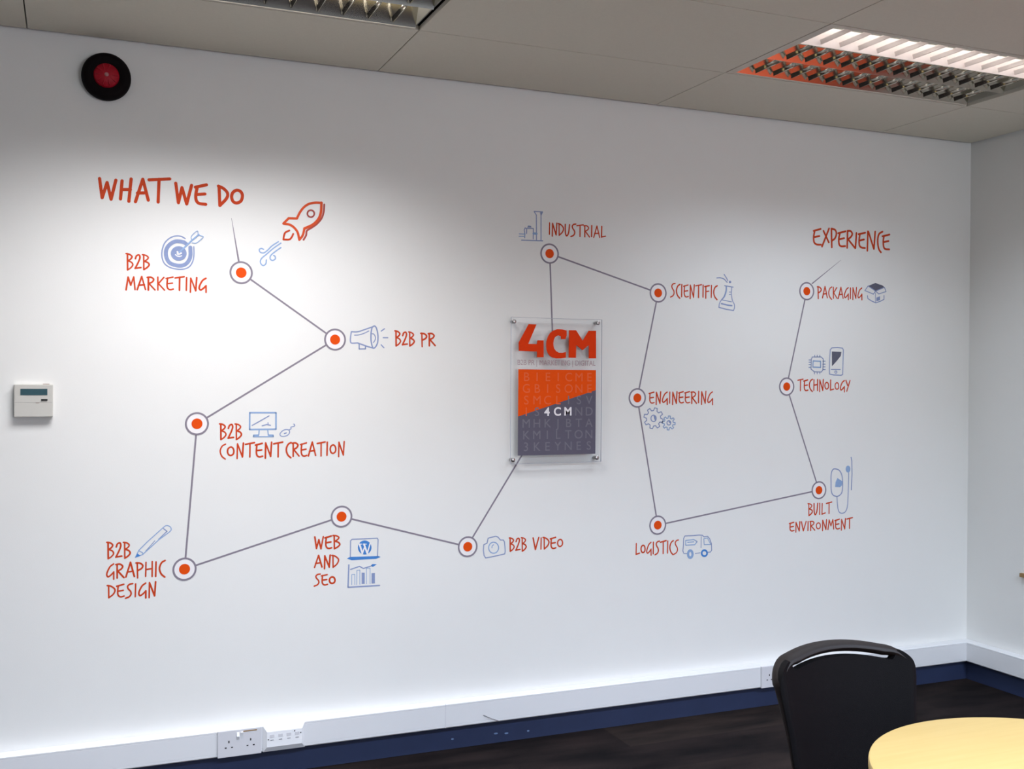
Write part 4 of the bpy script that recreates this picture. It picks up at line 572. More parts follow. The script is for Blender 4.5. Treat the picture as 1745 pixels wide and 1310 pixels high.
  ('glass_outline','vinyl_grey_blue',[('s',0.0043,0,0,[(-1.4107,1.8522),(-1.3664,1.8473)]),('s',0.00428,1,0,[(-1.4038,1.8502),(-1.4036,1.8327),(-1.4129,1.806),(-1.4266,1.7895),(-1.4368,1.7731),(-1.4392,1.757)]),('s',0.00431,1,0,[(-1.3742,1.847),(-1.3757,1.8162),(-1.3693,1.7885),(-1.3605,1.7741),(-1.3586,1.7595),(-1.3637,1.7454)]),('s',0.00486,0,0,[(-1.4392,1.757),(-1.4002,1.7494),(-1.3637,1.7454)])],1),
  ('shaded_edge','vinyl_blue',[('s',0.00429,1,0,[(-1.4003,1.8475),(-1.401,1.8299),(-1.4094,1.8062),(-1.4197,1.7941)])],1),
  ('liquid','vinyl_grey_blue',[('s',0.00372,0,0,[(-1.4266,1.7902),(-1.4006,1.7867),(-1.3745,1.7832)]),('s',0.0063,0,0,[(-1.4264,1.7734),(-1.4108,1.771),(-1.3935,1.7679),(-1.3726,1.7664)])],1),
  ('scale_mark','vinyl_grey_blue',[('s',0.00315,0,0,[(-1.3871,1.8253),(-1.3749,1.825)]),('s',0.00315,0,0,[(-1.387,1.815),(-1.3748,1.8155)])],1),
  ('pipette','vinyl_grey_blue',[('s',0.00486,1,0,[(-1.4507,1.8841),(-1.4326,1.8853),(-1.4136,1.8805),(-1.3979,1.8673)]),('s',0.00457,1,0,[(-1.4138,1.901),(-1.4033,1.8883),(-1.3945,1.8748)])],1),
  ('drop','vinyl_grey_blue',[('f',[(-1.3765,1.8696),(-1.3774,1.8668),(-1.3798,1.8647),(-1.3831,1.8638),(-1.3864,1.8644),(-1.3888,1.8664),(-1.3897,1.8691),(-1.3889,1.8719),(-1.3865,1.8741),(-1.3832,1.8749),(-1.3799,1.8743),(-1.3774,1.8724)])],1),
 ]),
 ('gear_icon', 'large pale blue cog wheel under ENGINEERING', 'wall icon', 'cog wheels under ENGINEERING', [
  ('cog_outline','vinyl_grey_blue',[('s',0.00416,0,1,[(-1.7258,1.278),(-1.7134,1.273),(-1.7166,1.2609),(-1.73,1.2623),(-1.7358,1.255),(-1.7307,1.2433),(-1.7421,1.237),(-1.7506,1.2468),(-1.7603,1.2456),(-1.7654,1.2341),(-1.7783,1.2374),(-1.777,1.2498),(-1.7849,1.2554),(-1.7971,1.2509),(-1.804,1.2617),(-1.7938,1.2695),(-1.7952,1.2786),(-1.8075,1.2835),(-1.8043,1.2956),(-1.7911,1.2942),(-1.7853,1.3015),(-1.7904,1.3131),(-1.7791,1.3194),(-1.7706,1.3097),(-1.761,1.3109),(-1.7559,1.3225),(-1.7429,1.3193),(-1.7442,1.3068),(-1.7363,1.3012),(-1.7239,1.3059),(-1.717,1.295),(-1.7273,1.2872)])],1),
  ('hub','vinyl_grey_blue',[('s',0.00444,1,1,[(-1.7481,1.2777),(-1.7486,1.2735),(-1.7504,1.2697),(-1.7531,1.2667),(-1.7566,1.2648),(-1.7605,1.2642),(-1.7644,1.2649),(-1.7679,1.2669),(-1.7707,1.2699),(-1.7725,1.2737),(-1.7732,1.2779),(-1.7726,1.2821),(-1.7708,1.2858),(-1.7681,1.2888),(-1.7646,1.2907),(-1.7607,1.2913),(-1.7569,1.2906),(-1.7533,1.2887),(-1.7505,1.2856),(-1.7487,1.2819)]),('f',[(-1.7613,1.2882),(-1.7505,1.2881),(-1.7492,1.2756),(-1.754,1.2673)])],1),
 ]),
 ('gear_icon', 'small pale blue cog wheel, right of the large cog', 'wall icon', 'cog wheels under ENGINEERING', [
  ('cog_outline','vinyl_blue',[('s',0.00419,0,1,[(-1.6642,1.2606),(-1.6543,1.2586),(-1.6551,1.2502),(-1.6653,1.2503),(-1.6682,1.2451),(-1.6626,1.2371),(-1.6696,1.2318),(-1.6768,1.2386),(-1.6829,1.2369),(-1.6848,1.2277),(-1.6938,1.2287),(-1.694,1.2381),(-1.6995,1.241),(-1.7079,1.2359),(-1.7137,1.2425),(-1.7066,1.2491),(-1.7085,1.2548),(-1.7184,1.2568),(-1.7176,1.2652),(-1.7075,1.2651),(-1.7046,1.2703),(-1.7102,1.2782),(-1.7032,1.2835),(-1.696,1.2768),(-1.69,1.2785),(-1.688,1.2877),(-1.679,1.2868),(-1.6789,1.2773),(-1.6733,1.2745),(-1.6648,1.2796),(-1.659,1.273),(-1.6661,1.2663)])],1),
  ('hub','vinyl_grey_blue',[('s',0.00447,1,1,[(-1.6764,1.2581),(-1.6768,1.2553),(-1.6781,1.2527),(-1.6802,1.2507),(-1.6828,1.2494),(-1.6857,1.249),(-1.6887,1.2495),(-1.6913,1.2508),(-1.6934,1.2529),(-1.6948,1.2555),(-1.6953,1.2583),(-1.6948,1.2612),(-1.6935,1.2637),(-1.6914,1.2657),(-1.6888,1.267),(-1.6859,1.2675),(-1.683,1.267),(-1.6803,1.2656),(-1.6782,1.2636),(-1.6768,1.261)]),('f',[(-1.6877,1.2656),(-1.6792,1.2645),(-1.6767,1.256),(-1.684,1.2582)])],1),
 ]),
 ('van_icon', 'blue delivery van drawing, right of LOGISTICS', 'wall icon', None, [
  ('body_outline','vinyl_grey_blue',[('s',0.00423,0,0,[(-1.6087,0.7018),(-1.6117,0.708),(-1.609,0.7362),(-1.6081,0.7624),(-1.6023,0.7722),(-1.5622,0.7716),(-1.5314,0.7726),(-1.5148,0.7707),(-1.5051,0.7631)]),('s',0.00341,0,0,[(-1.5201,0.7649),(-1.5208,0.7171)]),('s',0.004,0,0,[(-1.5051,0.7631),(-1.4884,0.7652),(-1.4775,0.7545),(-1.4677,0.7325),(-1.4663,0.7038),(-1.4722,0.6959),(-1.4842,0.6956)]),('s',0.00339,0,0,[(-1.6075,0.6972),(-1.5899,0.6956)]),('s',0.00341,0,0,[(-1.5497,0.6938),(-1.5248,0.6954)])],1),
  ('cab_window','vinyl_blue',[('s',0.00371,0,1,[(-1.5069,0.755),(-1.5042,0.7294),(-1.4713,0.7291),(-1.4884,0.7581)])],1),
  ('side_arrow','vinyl_blue',[('s',0.00426,0,1,[(-1.598,0.7527),(-1.5574,0.7546),(-1.5407,0.7446),(-1.5524,0.732),(-1.5978,0.7325)]),('s',0.00453,0,0,[(-1.588,0.7441),(-1.5573,0.7445)])],1),
  ('wheel','vinyl_blue',[('s',0.01111,1,1,[(-1.5633,0.6921),(-1.5638,0.6874),(-1.5654,0.6833),(-1.5678,0.68),(-1.5709,0.6781),(-1.5744,0.6775),(-1.5779,0.6785),(-1.581,0.6808),(-1.5835,0.6843),(-1.5851,0.6887),(-1.5857,0.6934),(-1.5852,0.698),(-1.5837,0.7022),(-1.5812,0.7054),(-1.5781,0.7074),(-1.5747,0.7079),(-1.5712,0.707),(-1.568,0.7046),(-1.5655,0.7011),(-1.5639,0.6968)])],2),
  ('wheel','vinyl_bright_blue',[('s',0.00796,1,1,[(-1.4896,0.6918),(-1.4902,0.6879),(-1.4921,0.6845),(-1.4951,0.6819),(-1.499,0.6803),(-1.5032,0.6799),(-1.5074,0.6808),(-1.5113,0.6828),(-1.5143,0.6858),(-1.5163,0.6895),(-1.517,0.6934),(-1.5164,0.6973),(-1.5145,0.7008),(-1.5115,0.7034),(-1.5077,0.705),(-1.5034,0.7054),(-1.4992,0.7045),(-1.4953,0.7025),(-1.4923,0.6995),(-1.4903,0.6958)])],2),
 ]),
 ('box_icon', 'open carton drawing with dark inside, right of PACKAGING', 'wall icon', None, [
  ('box_outline','vinyl_grey_blue',[('s',0.00459,0,0,[(-0.6265,1.8363),(-0.624,1.8233),(-0.6038,1.8137),(-0.5777,1.8052),(-0.5504,1.8137),(-0.529,1.8229),(-0.5292,1.8408)]),('s',0.00367,0,0,[(-0.5806,1.8511),(-0.5789,1.8061)])],1),
  ('flap','vinyl_grey_blue',[('s',0.00397,0,1,[(-0.6235,1.8822),(-0.6421,1.86),(-0.5924,1.845),(-0.5795,1.8596)])],2),
  ('flap','vinyl_grey_blue',[('s',0.00399,0,1,[(-0.5795,1.8596),(-0.5603,1.8471),(-0.5174,1.86),(-0.5272,1.8794)])],2),
  ('dark_inside','vinyl_charcoal',[('f',[(-0.6235,1.8822),(-0.6059,1.8885),(-0.5799,1.898),(-0.5608,1.8922),(-0.5417,1.8892),(-0.5284,1.8813),(-0.5795,1.8605)])],1),
  ('tape_label','vinyl_grey_blue',[('f',[(-0.5744,1.8297),(-0.553,1.8371),(-0.5528,1.8192),(-0.5742,1.8119)])],1),
 ]),
 ('microchip_icon', 'pale blue microchip with side pins, above TECHNOLOGY', 'wall icon', None, [
  ('chip_outline','vinyl_grey_blue',[('s',0.00448,0,1,[(-0.9383,1.5483),(-0.8886,1.549),(-0.8765,1.5399),(-0.879,1.491),(-0.8864,1.4811),(-0.9256,1.4814),(-0.9452,1.494),(-0.9441,1.5366)])],1),
  ('core','vinyl_blue',[('s',0.00597,0,1,[(-0.9336,1.5307),(-0.8915,1.5294),(-0.8912,1.5019),(-0.9348,1.5027)])],1),
  ('pin','vinyl_grey_blue',[('s',0.00416,0,0,[(-0.9568,1.5347),(-0.9448,1.5348)])],1),
  ('pin','vinyl_grey_blue',[('s',0.00416,0,0,[(-0.9567,1.5243),(-0.9447,1.5245)])],1),
  ('pin','vinyl_grey_blue',[('s',0.00416,0,0,[(-0.9566,1.514),(-0.9446,1.5141)])],1),
  ('pin','vinyl_grey_blue',[('s',0.00416,0,0,[(-0.9565,1.5012),(-0.9445,1.5013)])],1),
  ('pin','vinyl_grey_blue',[('s',0.00419,0,0,[(-0.8794,1.5301),(-0.8658,1.5303)])],1),
  ('pin','vinyl_grey_blue',[('s',0.00419,0,0,[(-0.8792,1.5167),(-0.8656,1.5168)])],1),
  ('pin','vinyl_grey_blue',[('s',0.00419,0,0,[(-0.8791,1.5044),(-0.8655,1.5046)])],1),
  ('pin','vinyl_grey_blue',[('s',0.00419,0,0,[(-0.879,1.4922),(-0.8654,1.4923)])],1),
  ('pin','vinyl_grey_blue',[('s',0.00417,0,0,[(-0.9248,1.5564),(-0.9248,1.5491)])],1),
  ('pin','vinyl_grey_blue',[('s',0.00417,0,0,[(-0.9113,1.5566),(-0.9112,1.5493)])],1),
  ('pin','vinyl_grey_blue',[('s',0.00418,0,0,[(-0.8963,1.5568),(-0.8962,1.5495)])],1),
  ('pin','vinyl_grey_blue',[('s',0.00417,0,0,[(-0.9256,1.4802),(-0.9255,1.4723)])],1),
  ('pin','vinyl_grey_blue',[('s',0.00417,0,0,[(-0.9105,1.4803),(-0.9104,1.4724)])],1),
  ('pin','vinyl_grey_blue',[('s',0.00418,0,0,[(-0.8955,1.4804),(-0.8954,1.4725)])],1),
 ]),
 ('phone_icon', 'pale blue mobile phone with half dark screen, above TECHNOLOGY', 'wall icon', None, [
  ('case_outline','vinyl_grey_blue',[('s',0.00483,0,1,[(-0.8375,1.5834),(-0.8284,1.5915),(-0.7964,1.5939),(-0.7687,1.5913),(-0.7632,1.5834),(-0.7643,1.5389),(-0.7659,1.471),(-0.775,1.4666),(-0.818,1.4681),(-0.8409,1.4717),(-0.8419,1.5011),(-0.8402,1.5502)])],1),
  ('screen','vinyl_charcoal',[('f',[(-0.829,1.5749),(-0.7747,1.5739),(-0.7775,1.556),(-0.7988,1.5335),(-0.8275,1.5074)])],1),
  ('screen_edge','vinyl_grey_blue',[('s',0.00392,0,0,[(-0.8319,1.4932),(-0.7799,1.4931)])],1),
  ('home_button','vinyl_grey_blue',[('s',0.00391,1,1,[(-0.7987,1.4812),(-0.7995,1.4786),(-0.8018,1.4767),(-0.8051,1.476),(-0.8083,1.4767),(-0.8106,1.4785),(-0.8115,1.4811),(-0.8107,1.4837),(-0.8084,1.4856),(-0.8052,1.4863),(-0.8019,1.4857),(-0.7996,1.4838)])],1),
 ]),
 ('intercom_icon', 'pale blue handset on a looped cord, right of its marker above BUILT ENVIRONMENT', 'wall icon', None, [
  ('handset','vinyl_grey_blue',[('s',0.00513,1,1,[(-0.8087,1.0386),(-0.822,1.0292),(-0.8271,1.0079),(-0.8267,0.9735),(-0.825,0.939),(-0.8155,0.9193),(-0.7913,0.9119),(-0.77,0.9219),(-0.7621,0.9411),(-0.7612,0.98),(-0.7669,1.0104),(-0.7819,1.0314)])],1),
  ('house_mark','vinyl_blue',[('f',[(-0.8039,0.9555),(-0.8014,0.977),(-0.7909,0.996),(-0.7625,0.98),(-0.765,0.9607),(-0.7757,0.9535)])],1),
  ('cord','vinyl_grey_blue',[('s',0.00454,1,0,[(-0.7927,0.912),(-0.7896,0.8774),(-0.7826,0.8447),(-0.7663,0.8332),(-0.7448,0.8388),(-0.7329,0.8621),(-0.7293,0.9053),(-0.7273,0.9702),(-0.7265,1.0179)])],1),
  ('plug','vinyl_blue',[('f',[(-0.7172,1.035),(-0.7184,1.028),(-0.7221,1.0224),(-0.7275,1.0194),(-0.7336,1.0196),(-0.739,1.0229),(-0.7428,1.0286),(-0.7442,1.0357),(-0.743,1.0427),(-0.7393,1.0483),(-0.7339,1.0513),(-0.7279,1.0511),(-0.7224,1.0478),(-0.7186,1.0421)])],2),
  ('rod','vinyl_grey_blue',[('s',0.00516,0,0,[(-0.7137,1.0891),(-0.7095,1.0738),(-0.7074,1.013),(-0.7107,0.9393)])],1),
 ]),
]
NODES = [
  (-3.4698, 1.8175, 'grey ring marker with orange dot right of B2B MARKETING'),
  (-3.1261, 1.5835, 'grey ring marker with orange dot left of the megaphone icon'),
  (-3.6208, 1.2753, 'grey ring marker with orange dot up and left of B2B CONTENT CREATION'),
  (-3.6609, 0.7614, 'grey ring marker with orange dot right of B2B GRAPHIC DESIGN'),
  (-3.098, 0.9222, 'grey ring marker with orange dot above WEB AND SEO'),
  (-2.5942, 0.7814, 'grey ring marker with orange dot left of the camera icon'),
  (-2.2493, 1.9486, 'grey ring marker with orange dot below INDUSTRIAL'),
  (-1.743, 1.8083, 'grey ring marker with orange dot left of SCIENTIFIC'),
  (-1.8398, 1.3645, 'grey ring marker with orange dot left of ENGINEERING'),
  (-1.7366, 0.8252, 'grey ring marker with orange dot above LOGISTICS'),
  (-0.9723, 1.8447, 'grey ring marker with orange dot left of PACKAGING'),
  (-1.078, 1.4142, 'grey ring marker with orange dot left of TECHNOLOGY'),
  (-0.895, 0.9439, 'grey ring marker with orange dot above BUILT ENVIRONMENT'),
]
LINES = [
  ('thin grey connector line from B2B MARKETING marker to B2B PR marker', 0.0064, 0.0064, [(-3.4397, 1.797), (-3.1563, 1.604)]),
  ('thin grey connector line from B2B PR marker to B2B CONTENT CREATION marker', 0.0064, 0.0064, [(-3.1571, 1.5642), (-3.5898, 1.2946)]),
  ('thin grey connector line from B2B CONTENT CREATION marker to B2B GRAPHIC DESIGN marker', 0.0064, 0.0064, [(-3.6236, 1.2389), (-3.6581, 0.7978)]),
  ('thin grey connector line from B2B GRAPHIC DESIGN marker to WEB AND SEO marker', 0.0064, 0.0064, [(-3.6258, 0.7714), (-3.1331, 0.9122)]),
  ('thin grey connector line from WEB AND SEO marker to B2B VIDEO marker', 0.0064, 0.0064, [(-3.0628, 0.9124), (-2.6294, 0.7912)]),
  ('thin grey connector line from INDUSTRIAL marker to SCIENTIFIC marker', 0.0064, 0.0064, [(-2.2141, 1.9389), (-1.7782, 1.8181)]),
  ('thin grey connector line from SCIENTIFIC marker to ENGINEERING marker', 0.0064, 0.0064, [(-1.7508, 1.7727), (-1.832, 1.4002)]),
  ('thin grey connector line from ENGINEERING marker to LOGISTICS marker', 0.0064, 0.0064, [(-1.8329, 1.3287), (-1.7434, 0.8611)]),
  ('thin grey connector line from LOGISTICS marker to BUILT ENVIRONMENT marker', 0.0064, 0.0064, [(-1.7004, 0.8303), (-0.9311, 0.9388)]),
  ('thin grey connector line from BUILT ENVIRONMENT marker to TECHNOLOGY marker', 0.0064, 0.0064, [(-0.9082, 0.9779), (-1.0648, 1.3802)]),
  ('thin grey connector line from TECHNOLOGY marker to PACKAGING marker', 0.0064, 0.0064, [(-1.0693, 1.4496), (-0.981, 1.8093)]),
  ('thin grey line tapering up from the B2B MARKETING marker to the heading', 0.0066, 0.0012, [(-3.4783, 1.8562), (-3.5047, 2.0105)]),
  ('thin grey line tapering up from the PACKAGING marker towards EXPERIENCE', 0.0056, 0.001, [(-0.9424, 1.8803), (-0.7816, 1.9942)]),
  ('thin grey line from the INDUSTRIAL marker down behind the clear sign', 0.0064, 0.0064, [(-2.2467, 1.9084), (-2.2344, 1.631)]),
  ('thin grey line from the B2B VIDEO marker up behind the clear sign', 0.0064, 0.0064, [(-2.5748, 0.8156), (-2.3661, 1.1343)]),
]
SIGN = {'four': [(-2.3503, 1.6598), (-2.3167, 1.6595), (-2.3523, 1.5813), (-2.314, 1.5808), (-2.3115, 1.5961), (-2.2849, 1.5961), (-2.2844, 1.5286), (-2.3128, 1.5282), (-2.313, 1.551), (-2.3923, 1.5529), (-2.393, 1.5854)], 'c': [(-2.1829, 1.6383), (-2.202, 1.6421), (-2.2236, 1.6428), (-2.2424, 1.6365), (-2.257, 1.6257), (-2.2663, 1.6109), (-2.272, 1.5925), (-2.273, 1.5755), (-2.2713, 1.5585), (-2.2658, 1.5452), (-2.2564, 1.5344), (-2.2442, 1.5277), (-2.2281, 1.525), (-2.2065, 1.5253), (-2.1862, 1.528), (-2.1855, 1.5513), (-2.2012, 1.5479), (-2.2175, 1.5483), (-2.2296, 1.5543), (-2.2378, 1.5639), (-2.2411, 1.5748), (-2.242, 1.5858), (-2.2399, 1.5992), (-2.2354, 1.6091), (-2.2274, 1.6153), (-2.2193, 1.6175), (-2.2085, 1.6145), (-2.2071, 1.603), (-2.1881, 1.6034), (-2.1828, 1.6187)], 'm': [(-2.1721, 1.6398), (-2.1407, 1.6406), (-2.1102, 1.5981), (-2.0829, 1.6394), (-2.0497, 1.6402), (-2.0488, 1.5273), (-2.0812, 1.5269), (-2.0817, 1.5813), (-2.1105, 1.5598), (-2.1394, 1.5803), (-2.1404, 1.5281), (-2.1726, 1.5282)], 'poster': [(-2.3936, 1.4784), (-2.048, 1.4803), (-2.0482, 1.1363), (-2.3929, 1.1363)], 'split': [(-2.393, 1.2918), (-2.049, 1.3973)], 'post': [(-2.4127, 1.6691), (-2.0398, 1.673), (-2.4138, 1.1196), (-2.0408, 1.1195)], 'panel': [(-2.4239, 1.6839), (-2.0196, 1.688), (-2.4255, 1.1024), (-2.0218, 1.1041)], 'tag': [(-2.3966, 1.4949), (-2.0506, 1.4986)], 'tagtop': [(-2.3967, 1.5136), (-2.0507, 1.5162)], 'grid': [(-2.3584, 1.4471), (-2.0786, 1.4488), (-2.0763, 1.1666), (-2.3564, 1.1709)], 'hl': [(-2.2672, 1.3082), (-2.2213, 1.3089), (-2.1744, 1.3092)]}
MISC = {'thermo': [(-4.2081, 1.4133), (-4.0896, 1.3045)], 'lcd': [(-4.189, 1.3986), (-4.1068, 1.3771)], 'tbtn': [(-4.1258, 1.3641), (-4.1063, 1.3582)], 'alarm': (-3.9263, 2.463), 'lens': (-3.9252, 2.4615), 'sock1': [(-3.5513, 0.1503), (-3.3988, 0.1563)], 'mod': [(-3.3925, 0.1512), (-3.2424, 0.1561)], 'sock3': (-1.2413, 0.1504), 'holes': [(-3.5128, 0.1503), (-3.5347, 0.1416), (-3.5022, 0.1266), (-3.4371, 0.149), (-3.448, 0.1258), (-3.4263, 0.1266)], 'sw': [(-3.4817, 0.16), (-3.4683, 0.1609)], 'h3': [(-1.2013, 0.1465), (-1.2132, 0.1232), (-1.1898, 0.1218)], 'specks': [(-2.6581, 0.0374), (-2.4306, 0.0321), (-2.3364, 0.0299), (-2.4759, 0.0366)], 'wire': [(-2.5428, 0.1278), (-2.4798, 0.0982)]}

# ------------------------------------------------------------------ room shell
XL, YF = -7.2, -6.6
ZT = 2.72
struct('floor', nbox(XL, 0, YF, 0, -0.05, 0), M['carpet'], 'dark brown plank carpet floor')
struct('wall_back', nbox(XL - 0.1, 0.1, 0, 0.1, -0.05, ZT), M['wall'], 'white painted wall carrying the lettering and icons')
struct('wall_right', nbox(0, 0.1, YF, 0, -0.05, ZT), M['wall'], 'white painted wall on the right of the corner')
struct('wall_left', nbox(XL - 0.1, XL, YF, 0, -0.05, ZT), M['wall'], 'white painted wall on the left, outside the picture')
bm = bmesh.new()
wx0, wx1, wz0, wz1 = -2.5, -0.3, 0.95, 2.45
box(bm, XL - 0.1, wx0, YF - 0.1, YF, -0.05, ZT)
box(bm, wx1, 0.1, YF - 0.1, YF, -0.05, ZT)
box(bm, wx0, wx1, YF - 0.1, YF, -0.05, wz0)
box(bm, wx0, wx1, YF - 0.1, YF, wz1, ZT)
struct('wall_front', bm, M['wall'], 'white wall with the added window, behind the camera')
wn = bpy.data.objects.new('added_window_1', None)  # unseen window, added to let daylight into the room
COL.objects.link(wn)
wn.location = (wx0, YF - 0.05, wz0)
wn['kind'], wn['label'], wn['category'] = 'structure', 'added white framed window behind the camera, unseen', 'window'
bm = bmesh.new()
ww, wh = wx1 - wx0, wz1 - wz0
box(bm, 0, ww, -0.03, 0.03, 0, 0.06)
box(bm, 0, ww, -0.03, 0.03, wh - 0.06, wh)
for k in range(4):
    xx = k * (ww - 0.06) / 3
    box(bm, xx, xx + 0.06, -0.03, 0.03, 0.06, wh - 0.06)
obj('window_frame', bm, M['pvc'], wn)
obj('window_pane', nbox(0.03, ww - 0.03, -0.004, 0.004, 0.03, wh - 0.03), M['acrylic'], wn)

# ceiling tiles, 1.2 x 0.6 m with dark joints, openings left for the lights
SX, SY = -4.1726, -0.528
lights = [(-4.1726, -0.528), (-1.7726, -0.528), (-6.5726, -0.528), (-4.1726, -2.928), (-1.7726, -2.928), (-4.1726, -5.328), (-1.7726, -5.328)]
xs = [XL, -6.5726, -5.3726, -4.1726, -2.9726, -1.7726, -0.5726, 0.0]
ys = [0.0] + [SY - 0.6 * k for k in range(11)] + [YF]
ys = [y for i, y in enumerate(ys) if i == 0 or ys[i - 1] - y > 0.02]
bm = bmesh.new()
for i in range(len(xs) - 1):
    for j in range(len(ys) - 1):
        if any(abs(xs[i] - lx) < 0.01 and abs(ys[j] - ly) < 0.01 for lx, ly in lights):
            continue
        g = 0.0022
        x0 = xs[i] + (0.007 if i == 0 else g)
        x1 = xs[i + 1] - (0.020 if i == len(xs) - 2 else g)
        y1 = ys[j] - (0.020 if j == 0 else g)
        y0 = ys[j + 1] + (0.007 if j == len(ys) - 2 else g)
        box(bm, x0, x1, y0, y1, H, H + 0.016)
box(bm, XL, 0, YF, 0, ZT - 0.01, ZT, mi=1)
struct('ceiling', bm, [M['tile'], M['void']], 'suspended ceiling of beige grey mineral tiles')

# skirting boards
SK = 0.0936
def skirting_profile(d=0.015):
    return [(0, 0), (-d, 0), (-d, SK - 0.012), (-d * 0.55, SK - 0.002), (0, SK)]
bm = bmesh.new()
prism_x(bm, skirting_profile(), XL, 0)
bb = struct('baseboard_back', bm, M['skirt'], 'dark navy skirting under the long white trunking')
for i, (x, z) in enumerate(MISC['specks']):
    b2 = bmesh.new()
    plate(b2, [(x + (0.006 + 0.003 * (i % 2)) * math.cos(a), z + 0.0035 * math.sin(a)) for a in (0, 1.1, 2.2, 3.0, 4.2, 5.3)], -0.0148, -0.0156)
    obj('paint_speck', b2, M['speck'], bb)
bm = bmesh.new()
prism_x(bm, skirting_profile(), 0, 6.58)
bmesh.ops.rotate(bm, verts=bm.verts[:], cent=(0, 0, 0), matrix=Matrix.Rotation(math.radians(-90), 3, 'Z'))
for v in bm.verts:
    v.co.x = v.co.x
struct('baseboard_right', bm, M['skirt'], 'dark navy skirting along the right wall')

# ------------------------------------------------------------------ cable trunking with sockets
TZ0, TZ1, TD = 0.0937, 0.1888, 0.0485
def trunk_profile(d=TD):
    return [(-0.001, TZ0), (-d + 0.004, TZ0), (-d, TZ0 + 0.004), (-d, TZ0 + 0.010), (-d + 0.0012, TZ0 + 0.0105), (-d + 0.0012, TZ0 + 0.0115), (-d, TZ0 + 0.012),
            (-d, TZ1 - 0.012), (-d + 0.0012, TZ1 - 0.0115), (-d + 0.0012, TZ1 - 0.0105), (-d, TZ1 - 0.010), (-d, TZ1 - 0.004), (-d + 0.004, TZ1), (-0.001, TZ1)]
tk = thing('cable_trunking', 'long white plastic cable trunking along the lettered wall above the navy skirting', 'trunking', (0, 0, 0))
bm = bmesh.new()
prism_x(bm, trunk_profile(), XL + 0.002, -0.001)
obj('trunking_body', bm, M['pvc'], tk)
for x in (-5.2, -2.7, -0.75):
    obj('joint_cover', nbox(x, x + 0.003, -TD - 0.0006, -TD + 0.001, TZ0 + 0.001, TZ1 - 0.001), M['pvc_plate'], tk)
tr = thing('cable_trunking', 'white plastic cable trunking running along the right wall from the corner', 'trunking', (0, 0, 0))
bm = bmesh.new()
prism_x(bm, trunk_profile(), TD, 6.59)
bmesh.ops.rotate(bm, verts=bm.verts[:], cent=(0, 0, 0), matrix=Matrix.Rotation(math.radians(-90), 3, 'Z'))
obj('trunking_body', bm, M['pvc'], tr)

def socket(x0, x1, zc, label, group, centres, switches):
    t = thing('power_socket', label, 'socket', ((x0 + x1) / 2, -TD, (TZ0 + TZ1) / 2), group)
    ox, oz = (x0 + x1) / 2, (TZ0 + TZ1) / 2
    hw = (x1 - x0) / 2
    hz = (TZ1 - TZ0) / 2
    obj('face_plate', nbox(-hw, hw, -0.009, 0.0, -hz + 0.0005, hz - 0.0005, 0.002), M['pvc_plate'], t)
    for cx in centres:
        for dx, dz, a, b, nm in ((0, 0.011, 0.0022, 0.0042, 'earth_slot'), (-0.011, -0.0095, 0.0032, 0.002, 'pin_slot'), (0.011, -0.0095, 0.0032, 0.002, 'pin_slot')):
            X, Z = cx - ox + dx, zc - oz + dz
            obj(nm, nbox(X - a, X + a, -0.0094, -0.0085, Z - b, Z + b), M['hole'], t)
    for cx, up in switches:
        X = cx - ox
        bm = bmesh.new()
        prism_x(bm, [(-0.008, 0.009), (-0.0145 if up else -0.011, 0.024), (-0.011 if up else -0.0145, 0.037), (-0.008, 0.038)], X - 0.0045, X + 0.0045)
        obj('rocker_switch', bm, M['pvc_white'], t)
    return t
a = MISC['sock1']
s = socket(a[0][0], a[1][0], 0.1375, 'white double power socket on the trunking at the lower left, with two rocker switches', 'power sockets on the trunking',
           (-3.5128, -3.4371), ((-3.4815, True), (-3.468, False)))
obj('warning_sticker', nbox(0.012, 0.060, -0.0094, -0.0085, 0.037, 0.041), M['tan'], s)
socket(-1.2413, -1.089, 0.1375, 'white power socket on the trunking, partly hidden behind the black chair', 'power sockets on the trunking', (-1.201, -1.129), ((-1.172, True), (-1.159, False)))

# sloping data outlet module beside the double socket
a = MISC['mod']
mx0, mx1 = a[0][0], a[1][0]
t = thing('data_outlet', 'white angled data outlet box on the trunking right of the double power socket', 'socket', ((mx0 + mx1) / 2, -TD, (TZ0 + TZ1) / 2))
hw, hz = (mx1 - mx0) / 2, (TZ1 - TZ0) / 2
bm = bmesh.new()
def quadring(x, z, y):
    return [bm.verts.new(p) for p in ((-x, y, -z), (x, y, -z), (x, y, z), (-x, y, z))]
r0, r1, r2 = quadring(hw, hz - 0.001, 0.0), quadring(hw, hz - 0.001, -0.004), quadring(hw - 0.012, hz - 0.020, -0.016)
for A, B in ((r0, r1), (r1, r2)):
    for i in range(4):
        bm.faces.new((A[i], A[(i + 1) % 4], B[(i + 1) % 4], B[i]))
bm.faces.new(r2)
bm.faces.new(r0[::-1])
obj('outlet_box', bm, M['pvc_white'], t)
for k in range(4):
    X = -0.045 + k * 0.030
    obj('data_port', nbox(X - 0.008, X + 0.008, -0.0166, -0.0155, 0.006, 0.017), M['pvc_plate'], t)
    obj('port_label', nbox(X - 0.006, X + 0.006, -0.0167, -0.0155, -0.004, -0.002), M['grey_slot'], t)
for X, Z in ((-0.058, 0.0), (0.058, 0.012), (0.036, 0.021)):
    obj('screw', nbox(X - 0.002, X + 0.002, -0.0168, -0.0150, Z - 0.002, Z + 0.002), M['hole'], t)

